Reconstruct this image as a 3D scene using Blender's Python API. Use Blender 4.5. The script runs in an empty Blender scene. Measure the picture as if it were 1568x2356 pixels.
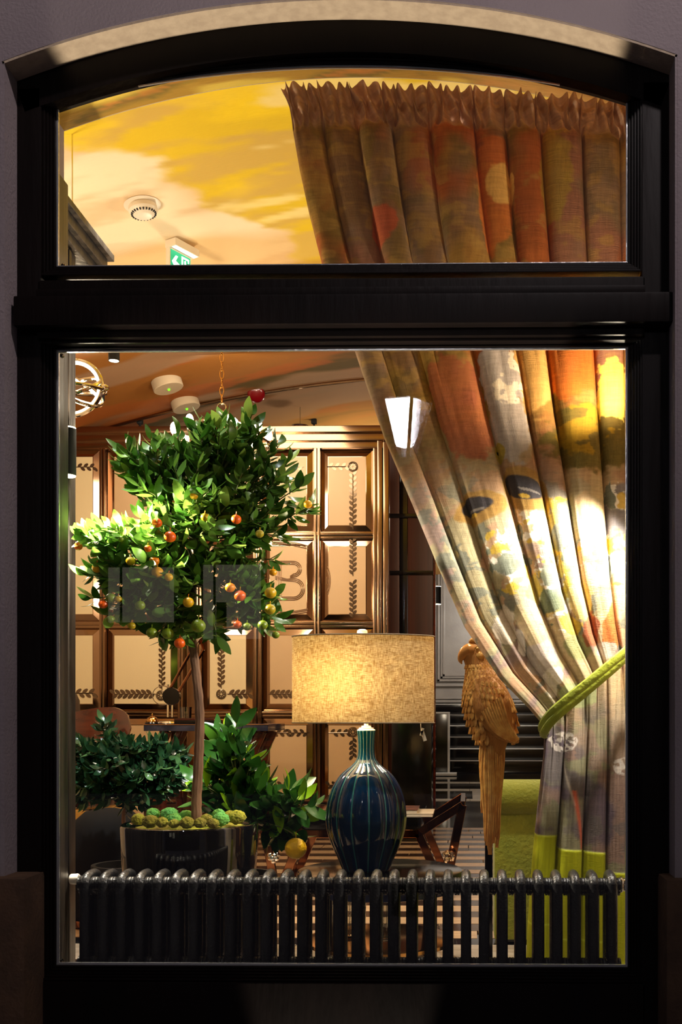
import bpy, bmesh, math, random
import numpy as np
import mathutils.noise as mn
from mathutils import Vector, Matrix, Euler
random.seed(7)
C = bpy.context.scene.collection
SC = bpy.context.scene
pi = math.pi
# ------------------------------------------------------------------ camera
F = 2400.0; HY = 1650.0; YAW = math.radians(0.9); PPX = 1075.0 - F*math.tan(YAW); E = 0.8; CY = -2.6
cd = bpy.data.cameras.new('camera'); cam = bpy.data.objects.new('camera', cd); C.objects.link(cam)
cam.location = (0, CY, E); cam.rotation_euler = (pi/2, 0, YAW)
cd.sensor_fit = 'HORIZONTAL'; cd.sensor_width = 36; cd.lens = 36*F/1568
cd.shift_x = (784-PPX)/1568; cd.shift_y = (HY-1178)/1568; cd.clip_start = 0.05; cd.clip_end = 200
SC.camera = cam
# ------------------------------------------------------------------ world, exposure
w = bpy.data.worlds.new('night'); SC.world = w; w.use_nodes = True
w.node_tree.nodes['Background'].inputs[0].default_value = (0.36, 0.30, 0.38, 1)
w.node_tree.nodes['Background'].inputs[1].default_value = 0.07
vs = SC.view_settings; vs.view_transform = 'Standard'; vs.look = 'None'; vs.gamma = 1; vs.use_curve_mapping = False
vs.exposure = 0.0

def P(px, py, D):
    """point on the plane y = CY + D seen at pixel px, py"""
    a = (px-PPX)/F; b = (HY-py)/F
    dx = a*math.cos(YAW) - math.sin(YAW); dy = a*math.sin(YAW) + math.cos(YAW)
    t = D/dy
    return Vector((dx*t, CY+D, E+b*t))
def S(D): return D/F      # metres per pixel

def light(kind, loc, power, col, size=0.05, to=None, spot=None, blend=0.5, sy=None):
    l = bpy.data.lights.new('lamp_light', kind); l.energy = power; l.color = col
    if kind == 'AREA':
        l.size = size
        if sy: l.shape = 'RECTANGLE'; l.size_y = sy
    else: l.shadow_soft_size = size
    if spot: l.spot_size = math.radians(spot); l.spot_blend = blend
    o = bpy.data.objects.new('lamp_light', l); C.objects.link(o); o.location = loc
    if to is not None: o.rotation_euler = (Vector(to)-Vector(loc)).to_track_quat('-Z', 'Y').to_euler()
    return o
WARM = (1, .83, .62); SOFT = (1, .89, .74); COOL = (.85, .92, 1)
CX0 = -.312
light('SPOT', (1.2, -2.4, 5.2), 330, (1,.86,.86), .1, (-.3, -.1, 3.4), 70, .8)   # added spot without a fixture, brightens the plaster above the arch
light('SPOT', (-.02, .445, 2.62), 160, (1,.95,.86), .03, (-.08, .78, .7), 60, .7)  # added spot behind the curtain, brightens parrot, lampshade and sofa
light('SPOT', (-1.0, .46, 2.55), 150, (.90,.95,1), .03, (-1.0, 1.0, .6), 62, .7)   # added cool spot without a fixture, brightens the dark bush
# sconce beams, both sides of the window niche: one up, one down each
SR = Vector((0.452, 0.175, 1.475)); SL = P(156, 1040, 2.93)
light('SPOT', SR+Vector((-.02,0,-.075)), 72, (1,.93,.84), .018, SR+Vector((-.72, .12, -1.0)), 142, .7)
light('SPOT', SR+Vector((-.02,0,.075)), 22, WARM, .018, SR+Vector((-.35, -.16, 1.0)), 160, .5)
light('SPOT', SL+Vector((.0,-.01,-.075)), 260, SOFT, .018, SL+Vector((.75, .06, -1.0)), 112, .55)
light('SPOT', SL+Vector((.0,-.01,.075)), 34, WARM, .018, SL+Vector((.35, -.2, 1.0)), 160, .5)
# room: chandelier glow, plus added lights without fixtures to brighten the interior
light('POINT', (0.75, 2.6, 2.35), 90, WARM, .12)  # added, hidden behind the curtain to brighten the ceiling
light('POINT', (-1.9, 1.5, 1.95), 48, WARM, .10)
light('POINT', (-1.29, 3.0, 2.25), 26, WARM, .06)
light('AREA', (-1.2, 3.4, 2.80), 22, SOFT, .8, (-1.3, 4.4, 1.2))
light('AREA', (-2.2, 2.6, 2.55), 14, SOFT, .5, (-2.2, 4.4, 1.0))
light('POINT', (-.7, 5.5, 2.35), 26, WARM, .1)  # added behind the partition to brighten the far vault
light('POINT', (-2.0, 5.6, 2.2), 8, WARM, .1)
light('AREA', (1.2, 6.5, 2.9), 60, SOFT, 1.0, (.6, 9.5, .2))
light('AREA', (0.6, 12.0, 2.8), 100, (1,.93,.86), 1.0, (.3, 14.5, 1.2))
light('SPOT', (-0.2, 1.6, 2.75), 60, SOFT, .05, (-.75, .5, 1.1), 60, .6)
light('SPOT', (0.9, 1.8, 2.7), 90, WARM, .05, (.35, 0.9, .5), 60, .6)
# street side: added spot below the frame, puts light on the arch
light('SPOT', (CX0, -.30, -1.6), 690, (1,.86,.68), .02, (CX0, -.085, 2.45), 19.6, .06)


# ------------------------------------------------------------------ helpers
def s2l(c): return tuple((x/255/12.92 if x/255 <= .04045 else ((x/255+.055)/1.055)**2.4) for x in c)
def tagp(o, label=None, cat=None, group=None, kind=None):
    if label: o['label'] = label
    if cat: o['category'] = cat
    if group: o['group'] = group
    if kind: o['kind'] = kind
    return o
def thing(name, label, cat, loc=(0,0,0), group=None):
    o = bpy.data.objects.new(name, None); C.objects.link(o); o.location = loc; o.empty_display_size = .05
    return tagp(o, label, cat, group)
def struct(name, loc=(0,0,0)):
    o = bpy.data.objects.new(name, None); C.objects.link(o); o.location = loc; o['kind'] = 'structure'; return o
def link(name, me, parent=None, mat=None):
    o = bpy.data.objects.new(name, me); C.objects.link(o)
    if mat is not None and len(me.materials) == 0: me.materials.append(mat)
    if parent is not None:
        o.parent = parent
        w_ = Matrix.Translation(parent.location) if parent.parent is None else Matrix.Identity(4)
        o.matrix_parent_inverse = w_.inverted()
    return o
def obj(name, bm, mat, parent=None, smooth=True, angle=35):
    """bm is in world coordinates"""
    bmesh.ops.recalc_face_normals(bm, faces=bm.faces[:])
    me = bpy.data.meshes.new(name); bm.to_mesh(me); bm.free()
    if smooth:
        me.shade_smooth()
        me.set_sharp_from_angle(angle=math.radians(angle))
    return link(name, me, parent, mat)
def box(bm, x0, x1, y0, y1, z0, z1, bev=0, M=None):
    vs_ = [bm.verts.new(p) for p in ((x0,y0,z0),(x1,y0,z0),(x1,y1,z0),(x0,y1,z0),(x0,y0,z1),(x1,y0,z1),(x1,y1,z1),(x0,y1,z1))]
    fs = [bm.faces.new([vs_[i] for i in f]) for f in ((0,3,2,1),(4,5,6,7),(0,1,5,4),(1,2,6,5),(2,3,7,6),(3,0,4,7))]
    if bev > 0:
        es = list({e for f in fs for e in f.edges})
        r = bmesh.ops.bevel(bm, geom=es, offset=bev, segments=2, affect='EDGES', profile=.7)
        vs_ = list({v for f in r['faces'] for v in f.verts} | {v for v in vs_ if v.is_valid})
    if M is not None:
        for v in set(vs_): v.co = M @ v.co
    return vs_
def boxobj(name, x0, x1, y0, y1, z0, z1, mat, parent=None, bev=.002):
    bm = bmesh.new(); box(bm, x0, x1, y0, y1, z0, z1, bev); return obj(name, bm, mat, parent)
def lathe(bm, prof, c=(0,0,0), n=32, cap=True, M=None, sx=1, sy=1):
    rings = []
    for r, z in prof:
        ring = []
        for i in range(n):
            a = 2*pi*i/n
            p = Vector((r*math.cos(a)*sx, r*math.sin(a)*sy, z))
            if M is not None: p = M @ p
            ring.append(bm.verts.new(p+Vector(c)))
        rings.append(ring)
    for a, b in zip(rings, rings[1:]):
        for i in range(n): bm.faces.new((a[i], a[(i+1)%n], b[(i+1)%n], b[i]))
    if cap:
        bm.faces.new(rings[0][::-1]); bm.faces.new(rings[-1])
    return rings
def tube(bm, pts, rad, n=8, cap=True, closed=False, flat=None):
    pts = [Vector(p) for p in pts]; m = len(pts)
    rads = rad if isinstance(rad, (list, tuple)) else [rad]*m
    rings = []; up = None
    for i, p in enumerate(pts):
        if closed: t = (pts[(i+1)%m]-pts[i-1]).normalized()
        else: t = (pts[min(i+1,m-1)]-pts[max(i-1,0)]).normalized()
        if up is None:
            up = Vector((0,0,1)) if abs(t.z) < .9 else Vector((0,1,0))
        a = t.cross(up).normalized(); b = a.cross(t).normalized(); up = b
        fl = flat or (1,1)
        rings.append([bm.verts.new(p + (a*math.cos(2*pi*k/n)*fl[0] + b*math.sin(2*pi*k/n)*fl[1])*rads[i]) for k in range(n)])
    q = list(zip(rings, rings[1:])) + ([(rings[-1], rings[0])] if closed else [])
    for r0, r1 in q:
        for k in range(n): bm.faces.new((r0[k], r0[(k+1)%n], r1[(k+1)%n], r1[k]))
    if cap and not closed:
        bm.faces.new(rings[0][::-1]); bm.faces.new(rings[-1])
def prism(bm, poly, fn, t0, t1):
    """poly list of 2-D points, fn(a,b,t) -> 3-D"""
    A = [bm.verts.new(fn(a,b,t0)) for a,b in poly]; B = [bm.verts.new(fn(a,b,t1)) for a,b in poly]
    n = len(poly); bm.faces.new(A[::-1]); bm.faces.new(B)
    for i in range(n): bm.faces.new((A[i],A[(i+1)%n],B[(i+1)%n],B[i]))
def ball(bm, c, r, u=10, v=7, sz=1, sx=1, sy=1):
    prof = [(max(r*math.sin(pi*k/v), r*.02), -r*math.cos(pi*k/v)*sz) for k in range(v+1)]
    lathe(bm, prof, c, u, True, None, sx, sy)
def catmull(pts, n=8):
    pts = [Vector(p) for p in pts]; out = []
    q = [pts[0]*2-pts[1]]+pts+[pts[-1]*2-pts[-2]]
    for i in range(1, len(q)-2):
        for k in range(n):
            t = k/n; a,b,c,d = q[i-1:i+3]
            out.append(.5*((2*b)+(c-a)*t+(2*a-5*b+4*c-d)*t*t+(3*b-a-3*c+d)*t**3))
    out.append(pts[-1]); return out

# ---- materials
def mat(name, col, rough=.5, metal=0, spec=.5, bump=None, var=None, emit=None, es=1, coat=0, trans=0, sheen=0, subs=0):
    m = bpy.data.materials.new(name); m.use_nodes = True; nt = m.node_tree; b = nt.nodes['Principled BSDF']
    c = s2l(col)+(1,) ; b.inputs['Base Color'].default_value = c
    b.inputs['Roughness'].default_value = rough; b.inputs['Metallic'].default_value = metal
    b.inputs['Specular IOR Level'].default_value = spec; b.inputs['Coat Weight'].default_value = coat; b.inputs['Coat Roughness'].default_value = .05
    b.inputs['Transmission Weight'].default_value = trans; b.inputs['Sheen Weight'].default_value = sheen
    if emit: b.inputs['Emission Color'].default_value = s2l(emit)+(1,); b.inputs['Emission Strength'].default_value = es
    tc = nt.nodes.new('ShaderNodeTexCoord')
    def noise(scale, st):
        mp = nt.nodes.new('ShaderNodeMapping'); mp.inputs['Scale'].default_value = st
        nt.links.new(tc.outputs['Object'], mp.inputs[0])
        n = nt.nodes.new('ShaderNodeTexNoise'); n.inputs['Scale'].default_value = scale; n.inputs['Detail'].default_value = 5
        nt.links.new(mp.outputs[0], n.inputs[0]); return n
    if var:   # (colour2, scale, stretch)
        n = noise(var[1], var[2]); r = nt.nodes.new('ShaderNodeValToRGB')
        r.color_ramp.elements[0].position = .35; r.color_ramp.elements[1].position = .65
        r.color_ramp.elements[0].color = c; r.color_ramp.elements[1].color = s2l(var[0])+(1,)
        nt.links.new(n.outputs['Fac'], r.inputs[0]); nt.links.new(r.outputs[0], b.inputs['Base Color'])
    if bump:  # (strength, scale, stretch)
        n = noise(bump[1], bump[2]); bp = nt.nodes.new('ShaderNodeBump'); bp.inputs['Strength'].default_value = bump[0]; bp.inputs['Distance'].default_value = .01
        nt.links.new(n.outputs['Fac'], bp.inputs['Height']); nt.links.new(bp.outputs[0], b.inputs['Normal'])
    return m
def attrmat(name, rough=.8, bump=None, spec=.3, coat=0, transl=0, sheen=0):
    """colour from the mesh attribute Col"""
    m = mat(name, (128,128,128), rough, spec=spec, bump=bump, coat=coat, sheen=sheen); nt = m.node_tree
    a = nt.nodes.new('ShaderNodeAttribute'); a.attribute_name = 'Col'
    b = nt.nodes['Principled BSDF']
    nt.links.new(a.outputs['Color'], b.inputs['Base Color'])
    if transl:
        t = nt.nodes.new('ShaderNodeBsdfTranslucent'); mx = nt.nodes.new('ShaderNodeMixShader'); mx.inputs[0].default_value = transl
        nt.links.new(a.outputs['Color'], t.inputs[0]); nt.links.new(b.outputs[0], mx.inputs[1]); nt.links.new(t.outputs[0], mx.inputs[2])
        nt.links.new(mx.outputs[0], nt.nodes['Material Output'].inputs[0])
    return m
O1 = (1,1,1)
M = {}
M['frame'] = mat('dark_varnished_wood', (11,6,5), .5, spec=.14, bump=(.25, 30, (1,1,.15)), var=((18,10,8), 9, (1,1,.2)))
M['bead'] = mat('glazing_bead', (205,205,205), .25, metal=.7, bump=(.15, 60, O1))
M['plaster'] = mat('mauve_plaster', (150,138,140), .9, bump=(.25, 130, O1), var=((140,128,131), 3, O1))
M['reveal'] = mat('cream_plaster', (196,176,150), .9, bump=(.3, 120, O1), var=((180,160,136), 40, O1))
M['plinth'] = mat('brown_stone_plinth', (92,66,44), .8, bump=(.3, 80, O1), var=((74,52,34), 14, O1))
M['panelwood'] = mat('dark_reveal_wood', (20,16,14), .4, bump=(.4, 40, (1,1,.06)), var=((54,46,38), 34, (1,1,.05)))
M['black'] = mat('black_gloss', (8,7,7), .12, spec=.5)
M['blackmatt'] = mat('black_matt', (9,8,8), .6, spec=.3)
M['iron'] = mat('radiator_iron', (46,45,45), .22, metal=.3, bump=(.35, 140, O1), spec=.5)
M['chrome'] = mat('chrome', (225,220,212), .08, metal=1)
M['gold'] = mat('polished_brass', (212,160,92), .12, metal=1)
M['bronze'] = mat('mirror_bronze', (150,96,62), .08, metal=1)
M['mirror'] = mat('bevelled_mirror', (160,130,104), .08, metal=1)
M['frost'] = mat('frosted_field', (192,156,112), .42, spec=.4, bump=(.1, 200, O1), var=((184,146,102), 2, O1))
M['frost2'] = mat('frosted_field_pale', (212,186,140), .42, spec=.4, bump=(.1, 200, O1))
M['etch'] = mat('etched_leaf', (120,98,76), .14, metal=.8)
M['etchline'] = mat('etched_line', (140,104,72), .2, metal=.5)
M['mullion'] = mat('mullion_bronze', (150,120,92), .16, metal=1)
M['redbrown'] = mat('brown_drape', (92,44,26), .5, bump=(.4, 8, (1,1,.02)), var=((60,26,16), 5, (3,3,.02)))
M['white'] = mat('white_plastic', (238,226,206), .4)
M['grey'] = mat('grey_painted_panel', (126,118,110), .35, bump=(.1, 30, O1), var=((112,104,97), 3, O1))
M['marble'] = mat('black_marble', (16,15,16), .06, spec=.6, var=((34,32,33), 3, (1,6,1)))
M['whitestone'] = mat('white_stone', (206,200,192), .2, var=((184,178,170), 6, O1))
M['light_tile'] = mat('pale_stone_tile', (196,180,160), .12, var=((172,154,134), 8, (1,5,1)))
M['lightplank'] = mat('pale_plank', (190,156,118), .14, var=((166,132,98), 10, (.6,8,1)), bump=(.05, 30, (1,8,1)))
M['darkplank'] = mat('dark_plank', (44,30,24), .12, var=((62,44,34), 10, (.6,8,1)), bump=(.05, 30, (1,8,1)))
M['navy'] = mat('navy_marble', (30,36,58), .12, var=((62,66,88), 14, (1,4,1)))
M['mahogany'] = mat('mahogany', (92,34,18), .18, coat=.6, var=((60,20,12), 8, (1,1,4)))
M['mustard'] = mat('mustard_velvet', (170,120,20), .8, sheen=.5)
M['lime'] = mat('lime_velvet', (124,126,6), .75, sheen=.15, bump=(.5, 90, O1), var=((112,118,5), 9, O1))
M['limeband'] = mat('lime_band', (150,158,8), .6, sheen=.15, bump=(.4, 60, O1), var=((122,130,6), 14, O1))
M['bark'] = mat('grey_brown_bark', (140,102,74), .75, bump=(.6, 60, (1,1,.3)), var=((108,76,54), 30, (1,1,.3)))
M['twig'] = mat('green_twig', (86,92,38), .7)
M['parrot'] = mat('gilded_plaster', (240,188,108), .36, metal=.3, bump=(.5, 150, (1,1,.35)), var=((204,140,66), 40, O1), spec=.6)
M['parrot_shadow'] = mat('gilded_plaster_shadow', (176,118,56), .5, metal=.2, bump=(.8, 120, (1,1,.2)))  # darker body gilding, shade between the feathers put into the colour
M['beak'] = mat('polished_beak', (206,142,76), .22, metal=.3, coat=.4)
M['glaze'] = attrmat('navy_teal_glaze', .07, spec=.5, coat=.4)
M['led'] = mat('glowing_lamp', (255,240,214), .5, emit=(255,232,196), es=30)
M['ledsoft'] = mat('soft_lamp', (255,240,220), .5, emit=(255,236,206), es=6)
M['lantern'] = mat('lantern_glow', (255,250,240), .5, emit=(255,250,244), es=85)
M['drum'] = mat('cream_fabric_drum', (168,146,116), .8)
M['red'] = mat('red_lens', (96,2,8), .25, coat=.5)
M['moss'] = mat('bright_moss', (130,186,60), .95, bump=(1, 160, O1), var=((104,204,116), 9, O1))
M['moss2'] = mat('yellow_moss', (178,178,44), .95, bump=(1, 160, O1), var=((140,124,44), 16, O1))
M['pot'] = mat('black_mirror_glaze', (10,9,9), .03, spec=.9, coat=1)
M['paper'] = mat('magazine_paper', (196,180,156), .4)
M['orange_m'] = mat('orange_cover', (200,110,24), .5)
def leafmat(name, c1, c2, c3, rough=.32):
    m = mat(name, c1, rough, spec=.45); nt = m.node_tree; b = nt.nodes['Principled BSDF']
    oi = nt.nodes.new('ShaderNodeObjectInfo'); ge = nt.nodes.new('ShaderNodeNewGeometry'); ad = nt.nodes.new('ShaderNodeMath'); ad.operation = 'ADD'
    fr = nt.nodes.new('ShaderNodeMath'); fr.operation = 'FRACT'; r = nt.nodes.new('ShaderNodeValToRGB')
    nt.links.new(oi.outputs['Random'], ad.inputs[0]); nt.links.new(ge.outputs['Random Per Island'], ad.inputs[1])
    nt.links.new(ad.outputs[0], fr.inputs[0]); nt.links.new(fr.outputs[0], r.inputs[0])
    r.color_ramp.elements[0].color = s2l(c1)+(1,); r.color_ramp.elements[0].position = .1
    r.color_ramp.elements[1].color = s2l(c2)+(1,); r.color_ramp.elements[1].position = .85
    e = r.color_ramp.elements.new(.97); e.color = s2l(c3)+(1,)
    t = nt.nodes.new('ShaderNodeBsdfTranslucent'); mx = nt.nodes.new('ShaderNodeMixShader'); mx.inputs[0].default_value = .22
    nt.links.new(r.outputs[0], b.inputs['Base Color']); nt.links.new(r.outputs[0], t.inputs[0])
    nt.links.new(b.outputs[0], mx.inputs[1]); nt.links.new(t.outputs[0], mx.inputs[2]); nt.links.new(mx.outputs[0], nt.nodes['Material Output'].inputs[0])
    return m
M['leaf'] = leafmat('kumquat_leaf', (44,84,18), (92,128,44), (150,180,76))
M['leaf_dark'] = leafmat('dark_leaf', (22,52,34), (44,86,54), (90,130,80), .22)
M['leaf_lemon'] = leafmat('lemon_leaf', (20,58,20), (50,96,32), (130,176,24), .24)
def thinglass(name, tint=(1,1,1), refl=1.0, rough=0.0):
    m = bpy.data.materials.new(name); m.use_nodes = True; nt = m.node_tree; nt.nodes.clear()
    out = nt.nodes.new('ShaderNodeOutputMaterial'); tr = nt.nodes.new('ShaderNodeBsdfTransparent'); gl = nt.nodes.new('ShaderNodeBsdfGlossy')
    tr.inputs[0].default_value = tint+(1,); gl.inputs['Roughness'].default_value = rough
    fr = nt.nodes.new('ShaderNodeFresnel'); fr.inputs[0].default_value = 1.5
    mu = nt.nodes.new('ShaderNodeMath'); mu.operation = 'MULTIPLY'; mu.inputs[1].default_value = refl; mu.use_clamp = True
    mx = nt.nodes.new('ShaderNodeMixShader'); nt.links.new(fr.outputs[0], mu.inputs[0]); nt.links.new(mu.outputs[0], mx.inputs[0])
    nt.links.new(tr.outputs[0], mx.inputs[1]); nt.links.new(gl.outputs[0], mx.inputs[2]); nt.links.new(mx.outputs[0], out.inputs[0])
    return m
M['pane'] = thinglass('window_pane', (.97,.98,.97), 1.3)
M['glassware'] = thinglass('clear_glassware', (.93,.94,.93), 3.0, .02)
M['lampglass'] = thinglass('lantern_glass', (.9,.9,.95), 2.0, .05)
# fruit: gradient green to orange by object random
def fruitmat(name, c1, c2, c3):
    m = leafmat(name, c1, c2, c3, .3); nt = m.node_tree
    r = [n for n in nt.nodes if n.type == 'VALTORGB'][0]; r.color_ramp.elements[0].position = 0; r.color_ramp.elements[1].position = .5; r.color_ramp.elements[2].position = .95
    nt.nodes['Mix Shader'].inputs[0].default_value = .05
    n = nt.nodes.new('ShaderNodeTexNoise'); n.inputs['Scale'].default_value = 400; bp = nt.nodes.new('ShaderNodeBump'); bp.inputs['Strength'].default_value = .15
    bp.inputs['Distance'].default_value = .002
    nt.links.new(n.outputs['Fac'], bp.inputs['Height']); nt.links.new(bp.outputs[0], nt.nodes['Principled BSDF'].inputs['Normal']); return m
M['fruit'] = fruitmat('kumquat_skin', (150,140,20), (216,160,20), (226,90,14))
M['lemon'] = mat('lemon_skin', (236,176,14), .35, bump=(.4, 150, O1), var=((244,196,30), 12, O1))
# shade fabric
def fabric():
    m = mat('linen_shade', (206,180,128), .85); nt = m.node_tree; b = nt.nodes['Principled BSDF']
    tc = [n for n in nt.nodes if n.type == 'TEX_COORD'][0]
    facs = []
    for st in ((30,30,300), (300,300,26)):
        mp = nt.nodes.new('ShaderNodeMapping'); mp.inputs['Scale'].default_value = st; nt.links.new(tc.outputs['Object'], mp.inputs[0])
        n = nt.nodes.new('ShaderNodeTexNoise'); n.inputs['Scale'].default_value = 2.2; n.inputs['Detail'].default_value = 3; nt.links.new(mp.outputs[0], n.inputs[0]); facs.append(n)
    ad = nt.nodes.new('ShaderNodeMath'); ad.operation = 'MULTIPLY'; nt.links.new(facs[0].outputs['Fac'], ad.inputs[0]); nt.links.new(facs[1].outputs['Fac'], ad.inputs[1])
    r = nt.nodes.new('ShaderNodeValToRGB'); r.color_ramp.elements[0].position = .17; r.color_ramp.elements[1].position = .33
    r.color_ramp.elements[0].color = s2l((176,148,100))+(1,); r.color_ramp.elements[1].color = s2l((244,232,200))+(1,)
    nt.links.new(ad.outputs[0], r.inputs[0]); nt.links.new(r.outputs[0], b.inputs['Base Color'])
    t = nt.nodes.new('ShaderNodeBsdfTranslucent'); mx = nt.nodes.new('ShaderNodeMixShader'); mx.inputs[0].default_value = .38
    nt.links.new(r.outputs[0], t.inputs[0]); nt.links.new(b.outputs[0], mx.inputs[1]); nt.links.new(t.outputs[0], mx.inputs[2]); nt.links.new(mx.outputs[0], nt.nodes['Material Output'].inputs[0])
    return m
M['shade'] = fabric()

# ---- numpy noise for painted surfaces
_rs = np.random.RandomState(11); _G = _rs.rand(256,256)
def vnoise(x, y):
    xi = np.floor(x).astype(int); yi = np.floor(y).astype(int); fx = x-xi; fy = y-yi
    fx = fx*fx*(3-2*fx); fy = fy*fy*(3-2*fy)
    g = lambda a,b: _G[a & 255, b & 255]
    return (g(xi,yi)*(1-fx)+g(xi+1,yi)*fx)*(1-fy)+(g(xi,yi+1)*(1-fx)+g(xi+1,yi+1)*fx)*fy
def fbm(x, y, o=4):
    s = 0; a = .5; t = 0
    for i in range(o):
        s = s+a*vnoise(x*2**i+17.3*i, y*2**i+5.1*i); t += a; a *= .5
    return s/t
def sm(e0, e1, x): t = np.clip((x-e0)/(e1-e0),0,1); return t*t*(3-2*t)
def lay(col, c, m): return col*(1-m[...,None]) + np.array(s2l(c))*m[...,None]
def setcol(me, col):
    a = me.color_attributes.new('Col', 'FLOAT_COLOR', 'POINT'); n = len(me.vertices)
    d = np.ones((n,4), dtype=np.float32); d[:,:3] = col.reshape(-1,3); a.data.foreach_set('color', d.ravel())
def gridmesh(name, X, Y, Z, flip=False):
    nv, nu = X.shape; co = np.stack([X,Y,Z],-1).reshape(-1,3).astype(np.float32)
    idx = np.arange(nv*nu).reshape(nv,nu); a = idx[:-1,:-1].ravel(); b = idx[:-1,1:].ravel(); c = idx[1:,1:].ravel(); d = idx[1:,:-1].ravel()
    q = np.stack([a,d,c,b] if flip else [a,b,c,d],-1)
    me = bpy.data.meshes.new(name); me.vertices.add(len(co)); me.vertices.foreach_set('co', co.ravel())
    me.loops.add(q.size); me.loops.foreach_set('vertex_index', q.ravel().astype(np.int32)); me.polygons.add(len(q))
    me.polygons.foreach_set('loop_start', np.arange(0,q.size,4,dtype=np.int32)); me.update(calc_edges=True); me.shade_smooth(); return me

# ================================================================== SETTING
# window frame numbers (world): glass plane y=0
GL = P(131,1400,2.6).x; GR = P(1443,1400,2.6).x; GB = P(784,2222,2.6).z; GT = P(784,802,2.6).z; UB = P(784,612,2.6).z
CX = (GL+GR)/2
UE = P(784,231,2.6).z; UA = P(784,152,2.6).z
FL = P(30,1400,2.565).x; FR = P(1548,1400,2.565).x; FE = P(784,176,2.565).z; FA = P(784,40,2.565).z
def arc(x0, x1, ze, za, n=36, off=0):
    """points of a circular arc from (x0,ze) over apex za to (x1,ze)"""
    h = (x1-x0)/2; s = za-ze; R = (h*h+s*s)/(2*s); cx = (x0+x1)/2; cz = za-R; a = math.asin(h/R)
    return [(cx+(R+off)*math.sin(-a+2*a*i/n), cz+(R+off)*math.cos(-a+2*a*i/n)) for i in range(n+1)]
def band(bm, A, B, y0, y1):
    """solid between two arcs A (outer) and B (inner), y0..y1"""
    n = len(A)
    v = [[bm.verts.new((p[0],y,p[1])) for p in Q] for Q in (A,B) for y in (y0,y1)]
    Ao,Ai,Bo,Bi = v
    for i in range(n-1):
        bm.faces.new((Ao[i],Ao[i+1],Bo[i+1],Bo[i])); bm.faces.new((Ai[i+1],Ai[i],Bi[i],Bi[i+1]))
        bm.faces.new((Ao[i+1],Ao[i],Ai[i],Ai[i+1])); bm.faces.new((Bo[i],Bo[i+1],Bi[i+1],Bi[i]))
    for i in (0,n-1): bm.faces.new((Ao[i],Bo[i],Bi[i],Ai[i]))
# exterior wall with a plaster reveal
YW = -.107
wl = struct('wall_street')
OL, OR_ = FL+.004, FR-.004
outer = arc(OL, OR_, FE, FA, 48)
bm = bmesh.new()
top = [(p[0], 4.2) for p in outer]
band(bm, top, outer, YW, YW+.16)
box(bm, -3.2, OL, YW, YW+.16, -.6, 4.2); box(bm, OR_, 2.2, YW, YW+.16, -.6, 4.2)
obj('plaster_face', bm, M['plaster'], wl, smooth=False)
bm = bmesh.new()   # thin cream render lining of the arch and jambs
inn = arc(OL, OR_, FE, FA, 48, -.006)
band(bm, arc(OL,OR_,FE,FA,48,.0005), inn, YW+.0008, YW+.155)
obj('arch_lining', bm, M['reveal'], wl); bm = bmesh.new(); box(bm, OL-.0005, OL+.006, YW+.0008, YW+.155, -.6, FE); box(bm, OR_-.006, OR_+.0005, YW+.0008, YW+.155, -.6, FE)
obj('jamb_lining', bm, M['plaster'], wl)
for s, x0, x1 in ((0, -3.2, P(36,2200,2.41).x), (1, P(1541,2200,2.41).x, 2.2)):
    bm = bmesh.new(); zt = P(20,2030,2.4).z
    xi = x1 if s == 0 else x0
    box(bm, x0, x1, YW-.035, YW+.15, -.6, zt, .012); obj('plinth_block', bm, M['plinth'], wl)
# window_1: all joinery
win = struct('window_1')
yf = -.035
def jamb(x0, x1): boxobj('jamb', x0, x1, yf, .012, -.6, 2.36, M['frame'], win, .004)
JL = P(94,1400,2.565).x; JR = P(1476,1400,2.565).x
jamb(FL, JL); jamb(JR, FR)
bm = bmesh.new(); band(bm, arc(FL,FR,FE+.002,FA-.002,40), arc(FL,FR,FE,FA,40,-.085), yf, .012); obj('arch_head', bm, M['frame'], win)
bm = bmesh.new()   # spandrel fill between flat ends and arch
ga = arc(GL-.004, GR+.004, UE, UA, 40); ob = arc(FL,FR,FE,FA,40,-.08)
band(bm, [(GL-.004+(GR-GL+.008)*i/40, ob[i][1]+.02) for i in range(41)], [(GL-.004+(GR-GL+.008)*i/40, ga[i][1]+.022) for i in range(41)], yf+.004, .012)
obj('arch_rail', bm, M['frame'], win)
# rails
TZ0 = P(784,786,2.565).z; TZ1 = P(784,640,2.565).z
boxobj('transom_rail', JL-.01, JR+.01, yf, .012, TZ0, TZ1, M['frame'], win, .004)
tl = boxobj('transom_moulding', P(21,700,2.5).x, P(1553,700,2.5).x, yf-.045, yf+.02, P(0,742,2.5).z, P(0,672,2.5).z, M['frame'], win, .008)
boxobj('transom_moulding', JL-.005, JR+.005, yf-.015, yf+.02, P(0,768,2.52).z, P(0,735,2.52).z, M['frame'], win, .006)
boxobj('transom_moulding', JL-.005, JR+.005, yf-.022, yf+.02, P(0,676,2.52).z, P(0,655,2.52).z, M['frame'], win, .006)
boxobj('bottom_rail', JL-.01, JR+.01, yf, .012, -.6, P(0,2258,2.565).z, M['frame'], win, .004)
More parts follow.
